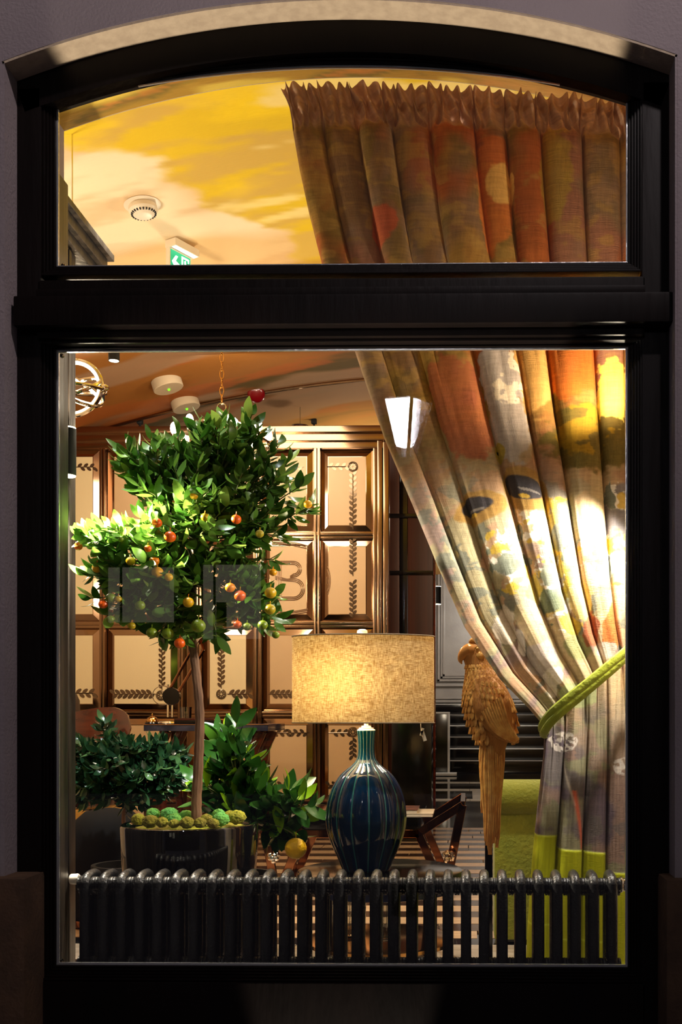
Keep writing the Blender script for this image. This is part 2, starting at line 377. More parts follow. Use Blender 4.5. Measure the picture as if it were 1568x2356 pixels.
# ribbed inner mouldings stepping back to the glass
def ring_rect(name, x0, x1, z0, z1, wd, y0, y1, m, arch=None):
    bm = bmesh.new()
    box(bm, x0-wd, x0, y0, y1, z0-wd, z1+(0 if arch else wd), .0012); box(bm, x1, x1+wd, y0, y1, z0-wd, z1+(0 if arch else wd), .0012)
    box(bm, x0, x1, y0, y1, z0-wd, z0, .0012)
    if arch is None: box(bm, x0, x1, y0, y1, z1, z1+wd, .0012)
    else: band(bm, arc(x0-wd, x1+wd, z1, arch+wd, 40), arc(x0, x1, z1, arch, 40), y0, y1)
    return obj(name, bm, m, win)
for k in range(5):
    o = .0005+k*.0064; y = -.006-k*.0055
    ring_rect('frame_rib', GL-o, GR+o, GB-o, GT+o, .0056, y-.004, .010, M['frame'])
    ring_rect('frame_rib', GL-o, GR+o, UB-o, UE, .0056, y-.004, .010, M['frame'], UA+o)
bd = ring_rect('glazing_bead', GL, GR, GB, GT, -.0058, -.004, .004, M['bead'])
bd = ring_rect('glazing_bead', GL, GR, UB, UE, -.0045, -.004, .004, M['bead'], UA)
bm = bmesh.new(); box(bm, GL+.0005, GR-.0005, -.001, .001, GB+.0005, GT-.0005); obj('glass_pane', bm, M['pane'], win, False)
bm = bmesh.new(); A = arc(GL+.0005, GR-.0005, UE, UA-.0005, 40); band(bm, A, [(p[0], UB+.0005) for p in A], -.001, .001); obj('glass_pane', bm, M['pane'], win, False)
for px_, py_ in ((143,819),(141,2210),(146,612)):
    c = P(px_,py_,2.63); bm = bmesh.new(); lathe(bm, [(.0055,0),(.0055,.004),(.003,.0062)], (0,0,0), 14, True, Matrix.Rotation(pi/2,4,'X'))
    for v in bm.verts: v.co += c
    box(bm, c.x-.0035, c.x+.0035, c.y-.0072, c.y-.0058, c.z-.0006, c.z+.0006); box(bm, c.x-.0006, c.x+.0006, c.y-.0072, c.y-.0058, c.z-.0035, c.z+.0035)
    obj('screw', bm, M['chrome'], win)
# inner left wood casing (return wall) with crown
wr = struct('wall_left_reveal')
XL = -1.155
boxobj('wood_casing', XL-.05, P(147,1400,2.66).x, .014, .09, 0, 2.18, M['panelwood'], wr, .004)
boxobj('wood_casing', XL-.05, XL, .09, .46, 0, 2.16, M['panelwood'], wr, .004)
for dy in (.13,.17,.35,.39):
    boxobj('wood_fillet', XL, XL+.008, dy, dy+.018, 0, 2.15, M['panelwood'], wr, .002)
for k, (dx, z0, z1) in enumerate(((.018,2.16,2.19),(.034,2.19,2.225),(.05,2.225,2.245))):
    boxobj('crown_moulding', XL-.05, XL+dx, .075, .60+dx, z0, z1, M['panelwood'], wr, .003)
boxobj('plaster_return', XL-.12, XL-.05, .06, .5, 0, 2.75, M['plaster'], wr)
wrr = struct('wall_right_reveal'); boxobj('plaster_return', .52, .60, .06, .5, 0, 2.75, M['reveal'], wrr)

# painted ceiling: alcove soffit and barrel vault
M['painting'] = attrmat('painted_ceiling', .75, spec=.2, bump=(.15, 30, (1,4,1)))
def vz(x): return 3.12-.058*x*x
nu, nv = 420, 620
xs = np.linspace(-3.3, 2.6, nu); ys = np.linspace(.5, 14.5, nv)**1.0
X, Y = np.meshgrid(xs, ys); Z = vz(X)
D = Y-CY
n1 = fbm(X*1.1+Y*.5, Y*2.6, 5); n2 = fbm(X*1.8+3, Y*8.0+X*1.5, 4); n3 = fbm(X*.7+9, Y*1.6+2, 3)
col = np.ones(X.shape+(3,))*np.array(s2l((232,196,140)))
col = lay(col, (250,232,196), sm(.48,.62,n3)*.9)
col = lay(col, (214,168,112), sm(.5,.66,n2)*.5)
mask = X+1.42-(D-4.0)*.46 + (n1-.5)*.55+(n2-.5)*.22
near = 1-sm(5.1,5.5,D+(n1-.5)*.8)
yel = sm(-.02,.05,mask)*near
col = lay(col, (228,194,34), yel)
col = lay(col, (212,176,84), yel*sm(.42,.56,n2)*.9); col = lay(col, (250,216,20), yel*sm(.50,.60,n1)*.8); col = lay(col, (252,230,150), yel*sm(.60,.68,fbm(X*1.4+40,Y*7+X*1.2,4))*.8)
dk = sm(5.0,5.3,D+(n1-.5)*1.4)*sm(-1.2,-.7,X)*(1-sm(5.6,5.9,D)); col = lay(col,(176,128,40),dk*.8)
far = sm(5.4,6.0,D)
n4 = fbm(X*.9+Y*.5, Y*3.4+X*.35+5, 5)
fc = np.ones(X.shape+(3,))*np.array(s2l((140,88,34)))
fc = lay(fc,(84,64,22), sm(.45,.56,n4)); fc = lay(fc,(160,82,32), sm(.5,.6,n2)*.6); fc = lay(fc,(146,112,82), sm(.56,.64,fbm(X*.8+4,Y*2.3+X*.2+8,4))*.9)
fc = lay(fc,(214,160,88), sm(7.3,8.4,D)*.85)  # paler beyond the partition, light there also put into the colour
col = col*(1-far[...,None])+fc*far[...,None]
me = gridmesh('ceiling', X, Y, Z, True); setcol(me, col); ce = link('ceiling', me, None, M['painting']); ce['kind'] = 'structure'
# alcove soffit
As = arc(-1.28, .62, 2.525, 2.705, 90); ysn = np.linspace(.03,.5,40)
X = np.array([[p[0] for p in As]]*40); Z = np.array([[p[1] for p in As]]*40); Y = np.repeat(ysn[:,None],91,1)
n1 = fbm(X*5+Y*3, Y*22+X*4, 5); n2 = fbm(X*3, Y*12+9, 3)
col = np.ones(X.shape+(3,))*np.array(s2l((176,136,50)))
col = lay(col,(120,104,44), sm(.45,.6,n1)); col = lay(col,(226,196,84), sm(.5,.62,n2)*.9); col = lay(col,(206,132,58), sm(.56,.66,n1)*.8); col = lay(col,(236,186,110), sm(-.1,.2,X)*.8)
me = gridmesh('ceiling_alcove', X, Y, Z, True); setcol(me, col); link('ceiling_alcove', me, None, M['painting'])['kind'] = 'structure'
# wall above alcove, inner faces
wi = struct('wall_front'); bm = bmesh.new(); band(bm, [(p[0],3.3) for p in As], As, .5, .503)
box(bm, -3.35, -1.28, .5, .53, 0, 3.3); box(bm, .62, 2.65, .5, .53, 0, 3.3); obj('wall_face', bm, M['reveal'], wi, False)
wl2 = struct('wall_left'); boxobj('wall_face', -3.4, -3.3, .5, 14.5, 0, 3.2, M['reveal'], wl2, 0)
wr2 = struct('wall_right'); boxobj('wall_face', 2.6, 2.7, .5, 14.5, 0, 3.2, M['redbrown'], wr2, 0)
# arch trim line across the vault
tr = struct('trim_1'); bm = bmesh.new(); pts = [(x, 7.05+CY, vz(x)-.008) for x in np.linspace(-3.0,1.6,40)]; tube(bm, pts, .012, 6); obj('cable_moulding', bm, M['mullion'], tr)

# floor: base, planks, tiles
fl = struct('floor'); boxobj('slab', -3.3, 2.6, .03, 15, -.06, -.008, M['marble'], fl, 0)
fcache = {}
def plank(x0, x1, y0, y1, m, name):
    key = (round(x1-x0,3), round(y1-y0,3), m.name)
    if key not in fcache:
        bm = bmesh.new(); box(bm, -(x1-x0)/2, (x1-x0)/2, -(y1-y0)/2, (y1-y0)/2, -.01, 0)
        me = bpy.data.meshes.new(name); bmesh.ops.recalc_face_normals(bm, faces=bm.faces[:]); bm.to_mesh(me); bm.free(); me.materials.append(m); fcache[key] = me
    o = bpy.data.objects.new(name, fcache[key]); C.objects.link(o); o.parent = fl; o.location = ((x0+x1)/2, (y0+y1)/2, random.uniform(-.0006,.0006)); return o
d = 3.78; k = 0
while d < 7.45:
    wd = .13; xo = -2.4-random.random()*.8
    for j in range(6):
        x0 = xo+j*.9; plank(x0, x0+.894, CY+d, CY+d+wd-.003, M['lightplank'] if k%2 == 0 else M['darkplank'], 'plank')
    d += wd; k += 1
d = 2.72
for wd, m in ((.30,'light_tile'),(.10,'darkplank'),(.22,'light_tile'),(.09,'darkplank'),(.24,'light_tile'),(.10,'marble')):
    for j in range(9):
        x0 = -3.0+j*.6; plank(x0, x0+.596, CY+d, CY+d+wd-.003, M[m], 'floor_tile')
    d += wd
# far marble with white inlays
for y0, y1, x0, x1 in ((7.5,7.62,-.6,1.9),(8.9,9.05,-.6,1.9),(10.2,10.32,-.6,1.9),(7.62,8.9,.05,.2)):
    n = max(1, int((x1-x0)/.6)); 
    for j in range(n): plank(x0+(x1-x0)*j/n, x0+(x1-x0)*(j+1)/n-.004, y0, y1, M['whitestone'], 'inlay_strip')

# ---- mirror partition at D=7
DM = 7.0
mp = struct('wall_back')   # partition dressed in mirror panes
ym = CY+DM
xl = -3.28; xr = P(893,1400,DM).x
boxobj('backing_board', xl, xr, ym+.03, ym+.10, 0, P(0,992,DM).z, M['redbrown'], mp, 0)
def rail(px0, px1, py0, py1, m='mullion', dep=.03, name='mullion', bev=.006):
    a = P(px0,py0,DM); b = P(px1,py1,DM); return boxobj(name, a.x, b.x, ym-dep, ym+.03, b.z, a.z, M[m], mp, bev)
rail(100, 893, 990, 1001, dep=.09, name='cornice'); rail(100, 893, 1001, 1018, dep=.06, name='cornice'); rail(100, 893, 1018, 1034, dep=.035, name='cornice')
rows = [(1036,1226),(1242,1430),(1446,1636),(1652,1846)]
colsx = [(120,231),(248,410),(467,583),(605,722),(739,858)]
for y0, y1 in rows[:-1]: 
    rail(100, 876, y1+1, y1+8); rail(100, 876, y1+8, y1+15, dep=.018)
rail(100, 893, 1848, 1862); rail(100, 893, 1862, 1925, 'mullion', .02, 'skirting')
for x0, x1 in ((232,247),(411,425),(452,466),(584,604),(723,738)):
    m_ = (x0+x1)/2; rail(x0, m_-1, 1034, 1848, dep=.035); rail(m_+1, x1, 1034, 1848, dep=.045)
rail(859, 868, 1034, 1848, dep=.04); rail(869, 880, 1018, 1890, dep=.055, name='pilaster'); rail(882, 894, 1018, 1890, dep=.04, name='pilaster')
rail(425,452,1034,1848,'mirror',.005)
for x0, x1 in colsx:
    for r, (y0, y1) in enumerate(rows):
        a = P(x0,y0,DM); b = P(x1,y1,DM); bv = .045
        pn = bmesh.new(); y_ = ym-.012
        o = [(a.x,ym+.02,b.z),(b.x,ym+.02,b.z),(b.x,ym+.02,a.z),(a.x,ym+.02,a.z)]
        e = [(a.x,y_+.012,b.z),(b.x,y_+.012,b.z),(b.x,y_+.012,a.z),(a.x,y_+.012,a.z)]
        i_ = [(a.x+bv,y_,b.z+bv),(b.x-bv,y_,b.z+bv),(b.x-bv,y_,a.z-bv),(a.x+bv,y_,a.z-bv)]
        L = [[pn.verts.new(p) for p in q] for q in (o,e,i_)]
        for q in range(2):
            for s in range(4): pn.faces.new((L[q][s],L[q][(s+1)%4],L[q+1][(s+1)%4],L[q+1][s]))
        pn.faces.new(L[2]); pn.faces.new(L[0][::-1])
        pane = obj('mirror_pane', pn, M['mirror'], mp, False)
        ff = bmesh.new(); box(ff, a.x+bv+.004, b.x-bv-.004, y_-.002, y_-.0003, b.z+bv+.004, a.z-bv-.004)
        obj('frosted_field', ff, M['frost2'] if (r == 2 and x0 < 590) or (r < 3 and x0 < 240) else M['frost'], pane, False)
# etched garlands
yE = ym-.0165
def leaf2(bm, px, py, ang, ln, wd):
    a = math.radians(ang); pts = []
    for k in range(10):
        t = 2*pi*k/10; u = ln/2*(1+math.cos(t)); v = wd/2*math.sin(t)*(1.0 if math.cos(t) > -.6 else .7)
        pts.append(P(px+u*math.cos(a)-v*math.sin(a), py+u*math.sin(a)+v*math.cos(a), DM))
    f = [bm.verts.new((p.x, yE, p.z)) for p in pts]; b = [bm.verts.new((p.x, yE+.003, p.z)) for p in pts]
    bm.faces.new(f)
    for k in range(10): bm.faces.new((f[k], b[k], b[(k+1)%10], f[(k+1)%10]))
def garland(px0, py0, px1, py1, ln=13, wd=7, step=11.5):
    bm = bmesh.new(); L_ = math.hypot(px1-px0, py1-py0); n = max(2, int(L_/step)); base = math.degrees(math.atan2(py1-py0, px1-px0))
    for k in range(n):
        t = (k+.3)/n; x = px0+(px1-px0)*t; y = py0+(py1-py0)*t
        leaf2(bm, x, y, base-38, ln, wd); leaf2(bm, x+(px1-px0)*.5/n, y+(py1-py0)*.5/n, base+38, ln, wd)
    a = P(px0,py0,DM); b = P(px1,py1,DM); tube(bm, [(a.x,yE,a.z),(b.x,yE,b.z)], .003, 5)
    return obj('etched_garland', bm, M['etch'], mp, False)
def rosette(px, py, r=11):
    bm = bmesh.new(); c = P(px,py,DM)
    for rr in (r, r-2.5): tube(bm, [(c.x+rr*S(DM)*math.cos(t), yE, c.z+rr*S(DM)*math.sin(t)) for t in np.linspace(0,2*pi,25)[:-1]], .0028, 5, closed=True)
    for k in range(8): leaf2(bm, px+2*math.cos(k*pi/4), py+2*math.sin(k*pi/4), k*45, 6, 3)
    obj('etched_rosette', bm, M['etch'], mp, False)
garland(812,1218,812,1092); garland(812,1326,812,1244); garland(812,1424,812,1342)
garland(752,1075,796,1075); garland(700,1075,620,1075); garland(262,1076,400,1076); garland(176,1076,218,1076)
rosette(812,1075); rosette(510,1597); rosette(372,1600); 
garland(374,1588,374,1470,12,6); garland(510,1585,510,1466,13,7); garland(360,1597,264,1597,16,8); garland(524,1597,574,1597,16,8); garland(618,1597,710,1597,15,8); garland(172,1595,216,1595,16,8)
garland(618,1686,662,1686); garland(712,1686,668,1686); garland(756,1686,800,1686); garland(812,1694,812,1740)
rosette(812,1684)
garland(660,1806,618,1806); garland(668,1806,712,1806); garland(800,1806,756,1806)
# monogram letter and ring
def ringline(pxs, name='monogram_line', r=.0035):
    bm = bmesh.new(); pts = [P(x,y,DM) for x,y in pxs]; tube(bm, [(p.x,yE,p.z) for p in pts], r, 6); obj(name, bm, M['etchline'], mp)
for off in (0, 4, 7):
    a0 = [(690-45+ (88+off)*1.0*math.cos(t)+20, 1336+(84+off)*math.sin(t)) for t in np.linspace(-.95,.95,30)]
    ringline([p for p in a0 if 752 < p[0] < 772+off], r=.003)
    ringline([(626+ (722-632)*t, 1252+14*t*t-off) for t in np.linspace(0,.95,8)], r=.003)
    ringline([(640+ (708-640)*t, 1416-8*t*t-off) for t in np.linspace(0,1,8)], r=.003)
for off in (0, 3.5, 7):
    ringline([(640+off,1292),(640+off,1378)], r=.003); B = [(630,1292-off/2+off)]
    B += [(676+(18-off)*math.cos(t), 1310+(18-off)*math.sin(t)) for t in np.linspace(-pi/2,pi/2,12)] + [(668,1330-off/2)]
    ringline([(630,1292+off)]+B[1:], r=.003)
    ringline([(634,1326+off),(662,1333+off*.6)]+[(676+(25-off)*math.cos(t), 1356+(25-off)*math.sin(t)) for t in np.linspace(-pi/2,pi/2,12)]+[(632,1381-off)], r=.003)

# ---- behind the partition: dark drapes, black pillar, stairs, panelled wall
pl = struct('trim_2'); D2 = 7.6
for x0, x1, m in ((894,918,'redbrown'),(918,936,'black'),(936,996,'redbrown')):
    a = P(x0,900,D2); b = P(x1,1925,D2); boxobj('drape_panel', a.x, b.x-.002, CY+D2+.05, CY+D2+.12, 0, 2.95, M[m], pl, .01)
bm = bmesh.new(); a = P(996,900,D2); b = P(1001,1925,D2); box(bm, a.x, b.x, CY+D2+.04, CY+D2+.12, 0, 2.95); obj('drape_edge', bm, M['mahogany'], pl)
for zz in (P(0,1187,D2).z, P(0,1318,D2).z): boxobj('drape_bar', P(894,0,D2).x, P(996,0,D2).x, CY+D2+.035, CY+D2+.05, zz-.015, zz+.015, M['black'], pl)
bk = struct('trim_3'); a = P(900,1660,6.7); b = P(992,1925,6.7)
boxobj('pillar_base', a.x, b.x, CY+6.7, CY+7.0, 0, a.z-.1+.1, M['black'], bk, .008)
st = struct('trim_4')   # staircase of glossy black steps with pale nosings
DS = 15.1
for k in range(6):
    y0 = CY+DS+k*.26; z1 = .168*(k+1)
    boxobj('step', -1.2, 2.5, y0, y0+.30, z1-.168, z1-.009, M['black'], st, .004)
    boxobj('nosing', -1.2, 2.5, y0-.02, y0+.28, z1-.009, z1, M['whitestone'] if k%2 else M['grey'], st, .003)
pw = struct('wall_far'); DW = 16.9; yw = CY+DW
boxobj('panel_board', -3.3, 2.6, yw, yw+.1, 0, 3.6, M['grey'], pw, 0)
for x0, x1 in ((1006,1150),(1160,1300)):
    a = P(x0,1290,DW); b = P(x1,1568,DW)
    for o_, dp in ((0,.05),(.05,.03),(.085,.045)):
        bm = bmesh.new(); w_ = .035
        box(bm, a.x+o_, b.x-o_, yw-dp, yw, a.z-o_-w_, a.z-o_, .004); box(bm, a.x+o_, b.x-o_, yw-dp, yw, b.z+o_, b.z+o_+w_, .004)
        box(bm, a.x+o_, a.x+o_+w_, yw-dp, yw, b.z+o_, a.z-o_, .004); box(bm, b.x-o_-w_, b.x-o_, yw-dp, yw, b.z+o_, a.z-o_, .004); obj('panel_moulding', bm, M['grey'], pw)
for y0, y1, dp in ((1576,1580,.06),(1604,1609,.06),(1611,1617,.09)):
    boxobj('dado_rail', -1.5, 2.5, yw-dp, yw, P(0,y1,DW).z, P(0,y0,DW).z, M['grey'], pw, .006)
pb = thing('stone_plinth', 'black block edged in white stone at the foot of the far staircase', 'plinth', P(1015,1777,14.6))
a = P(998,1638,14.6); b = P(1034,1765,14.6)
boxobj('core', a.x-.3, b.x-.03, a.y, a.y+.25, 0, a.z-.03, M['black'], pb); boxobj('edging', b.x-.03, b.x, a.y-.01, a.y+.25, 0, a.z-.028, M['whitestone'], pb)
boxobj('edging', a.x-.3, b.x, a.y-.01, a.y+.25, a.z-.028, a.z, M['whitestone'], pb); boxobj('foot_slab', a.x-.3, b.x+.1, a.y-.35, a.y-.02, 0, .03, M['whitestone'], pb)

# ================================================================== RADIATOR
DR = 2.685; zt_ = P(0,2006,2.70).z; zb_ = .12
x0r = P(195,2100,DR).x; x1r = P(1408,2100,DR).x; N = 30; pit = (x1r-x0r)/(N-1)
rad = thing('column_radiator', 'black cast iron column radiator standing along the bottom of the window', 'radiator', ((x0r+x1r)/2, CY+DR+.045, 0))
bm = bmesh.new(); rr = .0135; yA = CY+DR; yB = yA+.09
# one flat loop column front / middle / back with rounded shoulders
hub = zt_-.034
for yy in (yA, (yA+yB)/2, yB):
    lathe(bm, [(rr*.8, zb_+.004),(rr, zb_+.02),(rr, hub-.01),(rr*1.02, hub+.01)], (0,yy,0), 12, False)
pts = [(0,yA,hub+.0),(0,yA,zt_-.02),(0,yA+.004,zt_-.011),(0,yA+.014,zt_-.004),(0,yA+.028,zt_-.0015),(0,(yA+yB)/2,zt_),(0,yB-.02,zt_),(0,yB-.006,zt_-.005),(0,yB,zt_-.014),(0,yB,hub)]
tube(bm, [(p[0],p[1],p[2]-rr*.75) for p in pts], rr*.92, 12)
for v in bm.verts: pass
tube(bm, [(0,yA,zb_+.02),(0,(yA+yB)/2,zb_+.008),(0,yB,zb_+.02)], rr, 10)
for yy, zz in (((yA+yB)/2-.012, hub-.006), ((yA+yB)/2, zb_+.03)):
    Mx = Matrix.Rotation(pi/2,4,'Y')
    lathe(bm, [(.017,-pit/2),(.021,-pit/2+.001),(.021,-pit/2+.005),(.017,-pit/2+.006),(.0165,-.011),(.0225,-.009),(.0225,.009),(.0165,.011),(.017,pit/2-.006),(.021,pit/2-.005),(.021,pit/2-.001),(.017,pit/2)], (0,yy,zz), 18, True, Mx)
    lathe(bm, [(.0150,-pit/2),(.0180,-pit/2+.0015),(.0180,-pit/2+.0055),(.0165,-pit/2+.007),(.0185,-pit/2+.009),(.0165,-pit/2+.011),(.0165,pit/2-.011),(.0185,pit/2-.009),(.0165,pit/2-.007),(.0180,pit/2-.0055),(.0180,pit/2-.0015),(.0165,pit/2)], (0,yA+.018,zz+.010), 18, True, Mx)
bmesh.ops.recalc_face_normals(bm, faces=bm.faces[:])
sme = bpy.data.meshes.new('section'); bm.to_mesh(sme); bm.free(); sme.materials.append(M['iron']); sme.shade_smooth(); sme.set_sharp_from_angle(angle=math.radians(40))
for k in range(N):
    o = bpy.data.objects.new('section', sme); C.objects.link(o); o.parent = rad; o.location = (x0r+k*pit-rad.location.x, -rad.location.y, 0)
c = P(163,2026,2.69); bm = bmesh.new(); Mx = Matrix.Rotation(pi/2,4,'Y')
lathe(bm, [(.0115,-.011),(.0135,-.009),(.0145,.008),(.0125,.0115)], (c.x,yA+.03,c.z), 20, True, Mx); obj('vent_cap', bm, M['white'], rad)
bm = bmesh.new(); lathe(bm, [(.0075,0),(.0095,.001),(.0095,.006),(.0075,.008),(.0075,.02)], (c.x+.0118,yA+.03,c.z), 6, True, Mx); obj('nut', bm, M['iron'], rad)
bm = bmesh.new(); e = Vector((x1r+pit/2, yA+.03, hub+.002))
lathe(bm, [(.021,0),(.022,.004),(.017,.008),(.018,.012),(.012,.015),(.0075,.018),(.0085,.022),(.0085,.03),(.006,.032),(.006,.06)], e, 16, True, Mx); obj('valve', bm, M['chrome'], rad)
for xx in (x0r+pit*.5, x1r-pit*.5, (x0r+x1r)/2): boxobj('foot', xx-.012, xx+.012, yA, yB, 0, zb_+.02, M['iron'], rad, .004)

# ================================================================== CURTAIN
nu, nv = 460, 800
DC = 2.985
edge = [(205,645),(260,664),(330,678),(400,690),(500,712),(610,740),(810,816),(1010,884),(1160,948),(1300,1006),(1440,1068),(1560,1150),(1625,1215),(1668,1252)]
ey = np.array([e[0] for e in edge], float); ex = np.array([e[1] for e in edge], float); sE = (ex-645)/(1252-645)
U = np.linspace(0,1,nu)[None,:]; Vv = np.linspace(0,1,nv)[:,None]
VT = .66; ztop = 200 + 38*U**2.2; Ty = 1672-172*U; Tx = 1252+212*U
ybot = 2278.0
yy_up = ztop + (Ty-ztop)*(Vv/VT); yy_dn = Ty + (ybot-Ty)*((Vv-VT)/(1-VT)); up = Vv <= VT
PY = np.where(up, yy_up, yy_dn)
xt = 645+818*U
tn = (yy_up-ztop)/(Ty-ztop); s = np.interp(tn*(1668-205)+205, ey, sE)
PXu = xt+(Tx-xt)*s
bl = np.clip((Vv-VT)/(1-VT),0,1)
flare = np.interp(bl, [0,.1,.3,.5,.75,1], [0,.05,.35,.62,.85,1])
PXd = Tx+((1206+262*U)-Tx)*flare
PX = np.where(up, PXu, PXd)
def prof(u, cr, am):
    y = np.zeros_like(u); dx = np.zeros_like(u)
    for a, b, m in zip(cr, cr[1:], am):
        t = np.clip((u-a)/(b-a),0,1); ins = (u >= a) & (u < b if b < 1 else u <= b)
        y = np.where(ins, m*np.sin(pi*t)**.6, y); dx = np.where(ins, -(b-a)*.125*np.sin(2*pi*t), dx)
    return y, dx
wob = (fbm(U*6+Vv*0, Vv*3+U*0, 3)-.5)*.03*np.sin(pi*U)
Uw = np.clip(U+wob*np.minimum(1, Vv*4), 0, 1)
crT = [0,.09,.19,.29,.40,.53,.62,.72,.84,.95,1.0]; amT = [.035,.04,.055,.045,.05,.035,.055,.05,.04,.02]
cr1 = [0,.095,.225,.42,.56,.67,.84,.95,1.0]; am1 = [.04,.030,.045,.055,.055,.06,.045,.02]
cr2 = [0,.22,.47,.685,.90,1.0]; am2 = [.055,.062,.050,.060,.03]
y1, d1 = prof(Uw, cr1, am1); y0_, d0_ = prof(Uw, crT, amT); tb_ = sm(.17,.34,Vv+U*0); y1 = y0_*(1-tb_)+y1*tb_; d1 = d0_*(1-tb_)+d1*tb_; y2, d2 = prof(Uw, cr2, am2)
wlow = sm(VT-.02, VT+.10, Vv+U*0)
yf_ = y1*(1-wlow)+y2*wlow; dxf = d1*(1-wlow)+d2*wlow
amp = 1.15-.62*np.exp(-((Vv-VT)/.07)**2)
# wrinkles
wr1 = (fbm(U*26, Vv*5, 3)-.5)*.012 + (fbm(U*9+3, Vv*2.2, 2)-.5)*.022
# radiating small pleats around the tie
pinch = np.exp(-((Vv-VT)/.10)**2)
wr1 = wr1 + pinch*.004*np.sin(U*2*pi*13)
head = 1-sm(.032,.052,Vv+U*0)       # ruffled heading band
rod = np.exp(-((Vv-.045)/.010)**2)
ruf = .007*np.sin(U*2*pi*38+3*fbm(U*14,Vv*20,2)*4)*(.5+head) * (head+rod*.8+.55*np.exp(-Vv/.05))
ruf = ruf+ head*(fbm(U*60,Vv*160,3)-.5)*.022
DD = DC - yf_*amp*(1-.85*head) - wr1 - ruf + rod*.012
PXf = PX + dxf*np.abs((PX[:,-1:]-PX[:,:1]))*(1-head*.7) + head*4*np.sin(U*2*pi*23+Vv*60)
PYf = PY + head*(1-Vv/.045)*5*((fbm(U*40,Vv*0+3,2)-.5)*2)
# paint (nominal cloth coordinates = unfolded px/py)
a_ = PX/100.0; b_ = PY/100.0
n1 = fbm(a_*1.1, b_*.8, 5); n2 = fbm(a_*2.6+9, b_*1.7+4, 4); n3 = fbm(a_*.8+31, b_*.5+12, 4); n4 = fbm(a_*6, b_*5, 4); n5 = fbm(a_*3.3+50,b_*3.0+20,4)
col = np.ones(PX.shape+(3,))*np.array(s2l((132,98,62)))
up_ = 1-sm(9.5,12.5,b_)
col = lay(col,(158,116,52), sm(.40,.62,n1)*up_); col = lay(col,(120,96,40), sm(.46,.62,n2)*.7*up_)
col = lay(col,(168,86,38), sm(.48,.64,n3)*.85*up_)
col = lay(col,(138,114,98), sm(.48,.68,fbm(a_*1.3+70,b_*.4,4))*.5)
col = lay(col,(176,136,66), sm(.56,.68,n5)*.45*up_)
lw = 1-up_
col = lay(col,(184,146,112), lw*.85)
col = lay(col,(140,118,108), lw*sm(.48,.58,n1)*.9); col = lay(col,(160,150,112), lw*sm(.5,.58,n2)*.8); col = lay(col,(112,112,98), lw*sm(.56,.6,n5)*.85); col = lay(col,(206,180,134), lw*sm(.58,.64,n3)*.7)
low = sm(15.5,17.2,b_); col = lay(col,(104,88,88), low*.7); col = lay(col,(132,128,96), low*sm(.5,.58,n2)*.8); col = lay(col,(84,72,84), low*sm(.52,.6,n1)*.7)
rg = sm(12.1,12.8,PX/100)
def blob(cx, cy, rx, ry, ang=0, soft=.15, jag=.25):
    a = math.radians(ang); X_ = PX-cx; Y_ = PY-cy; u = (X_*math.cos(a)+Y_*math.sin(a))/rx; v = (-X_*math.sin(a)+Y_*math.cos(a))/ry
    return 1-sm(1-soft,1, np.sqrt(u*u+v*v)+(n4-.5)*jag*2)
# orange and gold washes
col = lay(col,(196,104,34), blob(1310,830,70,110)*.9); col = lay(col,(214,160,86), blob(1215,860,45,120,-8)*.9)
col = lay(col,(208,112,44), blob(1130,460,45,150)*.7); col = lay(col,(226,178,96), blob(1148,440,26,48)*.9); col = lay(col,(226,178,96), blob(1178,445,14,35)*.9)
col = lay(col,(186,84,48), blob(880,540,34,50)*.8); col = lay(col,(160,78,50), blob(1060,950,60,140,-20)*.7); col = lay(col,(166,140,40), blob(1270,420,40,120)*.6)
# pale tree-like shape
col = lay(col,(176,160,146), blob(1145,880,42,75,-12,.1,.5)); col = lay(col,(160,146,134), blob(1170,990,44,80,-14,.2,.5)*.9)
col = lay(col,(226,206,176), blob(1160,880,42,75,-12,.1,.4)*sm(.56,.6,n4))
# right trunk and blossoms
col = lay(col,(96,84,30), blob(1360,1020,120,80)*.9); col = lay(col,(150,116,28), blob(1350,1000,95,60)*sm(.5,.54,n5)); col = lay(col,(236,206,90), blob(1410,910,44,75,0,.1,.5))
col = lay(col,(120,116,120), blob(1420,1190,40,70)*.9)
wh = np.maximum(blob(1420,1150,36,40,0,.1,.6), np.maximum(blob(1400,1290,70,65,0,.1,.7), blob(1250,1210,60,60,20,.1,.6)))
wh = np.maximum(wh, blob(1285,1360,52,100,-10,.1,.7)); wh = np.maximum(wh, blob(1170,1290,40,70,-20,.1,.7))
col = lay(col,(232,224,208), wh*sm(.44,.47,n4)); col = lay(col,(206,170,60), wh*sm(.54,.57,n5)*.9); col = lay(col,(112,116,98), wh*sm(.56,.58,n2)*.95)
# leaves and buds
for cx,cy,rx,ry,an,cc in ((1270,1385,26,34,20,(104,114,92)),(1310,1440,34,20,60,(196,166,70)),(1325,1490,34,26,50,(150,146,98)),(1330,1600,40,30,10,(156,160,112)),(1262,1330,20,26,0,(120,124,104)),
        (1285,1240,20,30,10,(112,112,98)),(1225,1360,24,34,10,(190,170,90)),(1335,1380,30,50,0,(206,176,110)),(1400,1450,18,60,0,(196,110,52)),(1360,1450,22,40,0,(160,90,60)),(1160,1440,30,44,0,(206,190,166)),(1240,1520,34,42,0,(180,164,150)),(1270,1570,20,36,0,(216,200,180)),(1390,1500,22,24,0,(200,186,168)),(1200,1480,16,30,0,(228,216,200)),(1110,1540,16,10,30,(176,90,80))):
    col = lay(col, cc, blob(cx,cy,rx,ry,an,.12,.3)*.95)
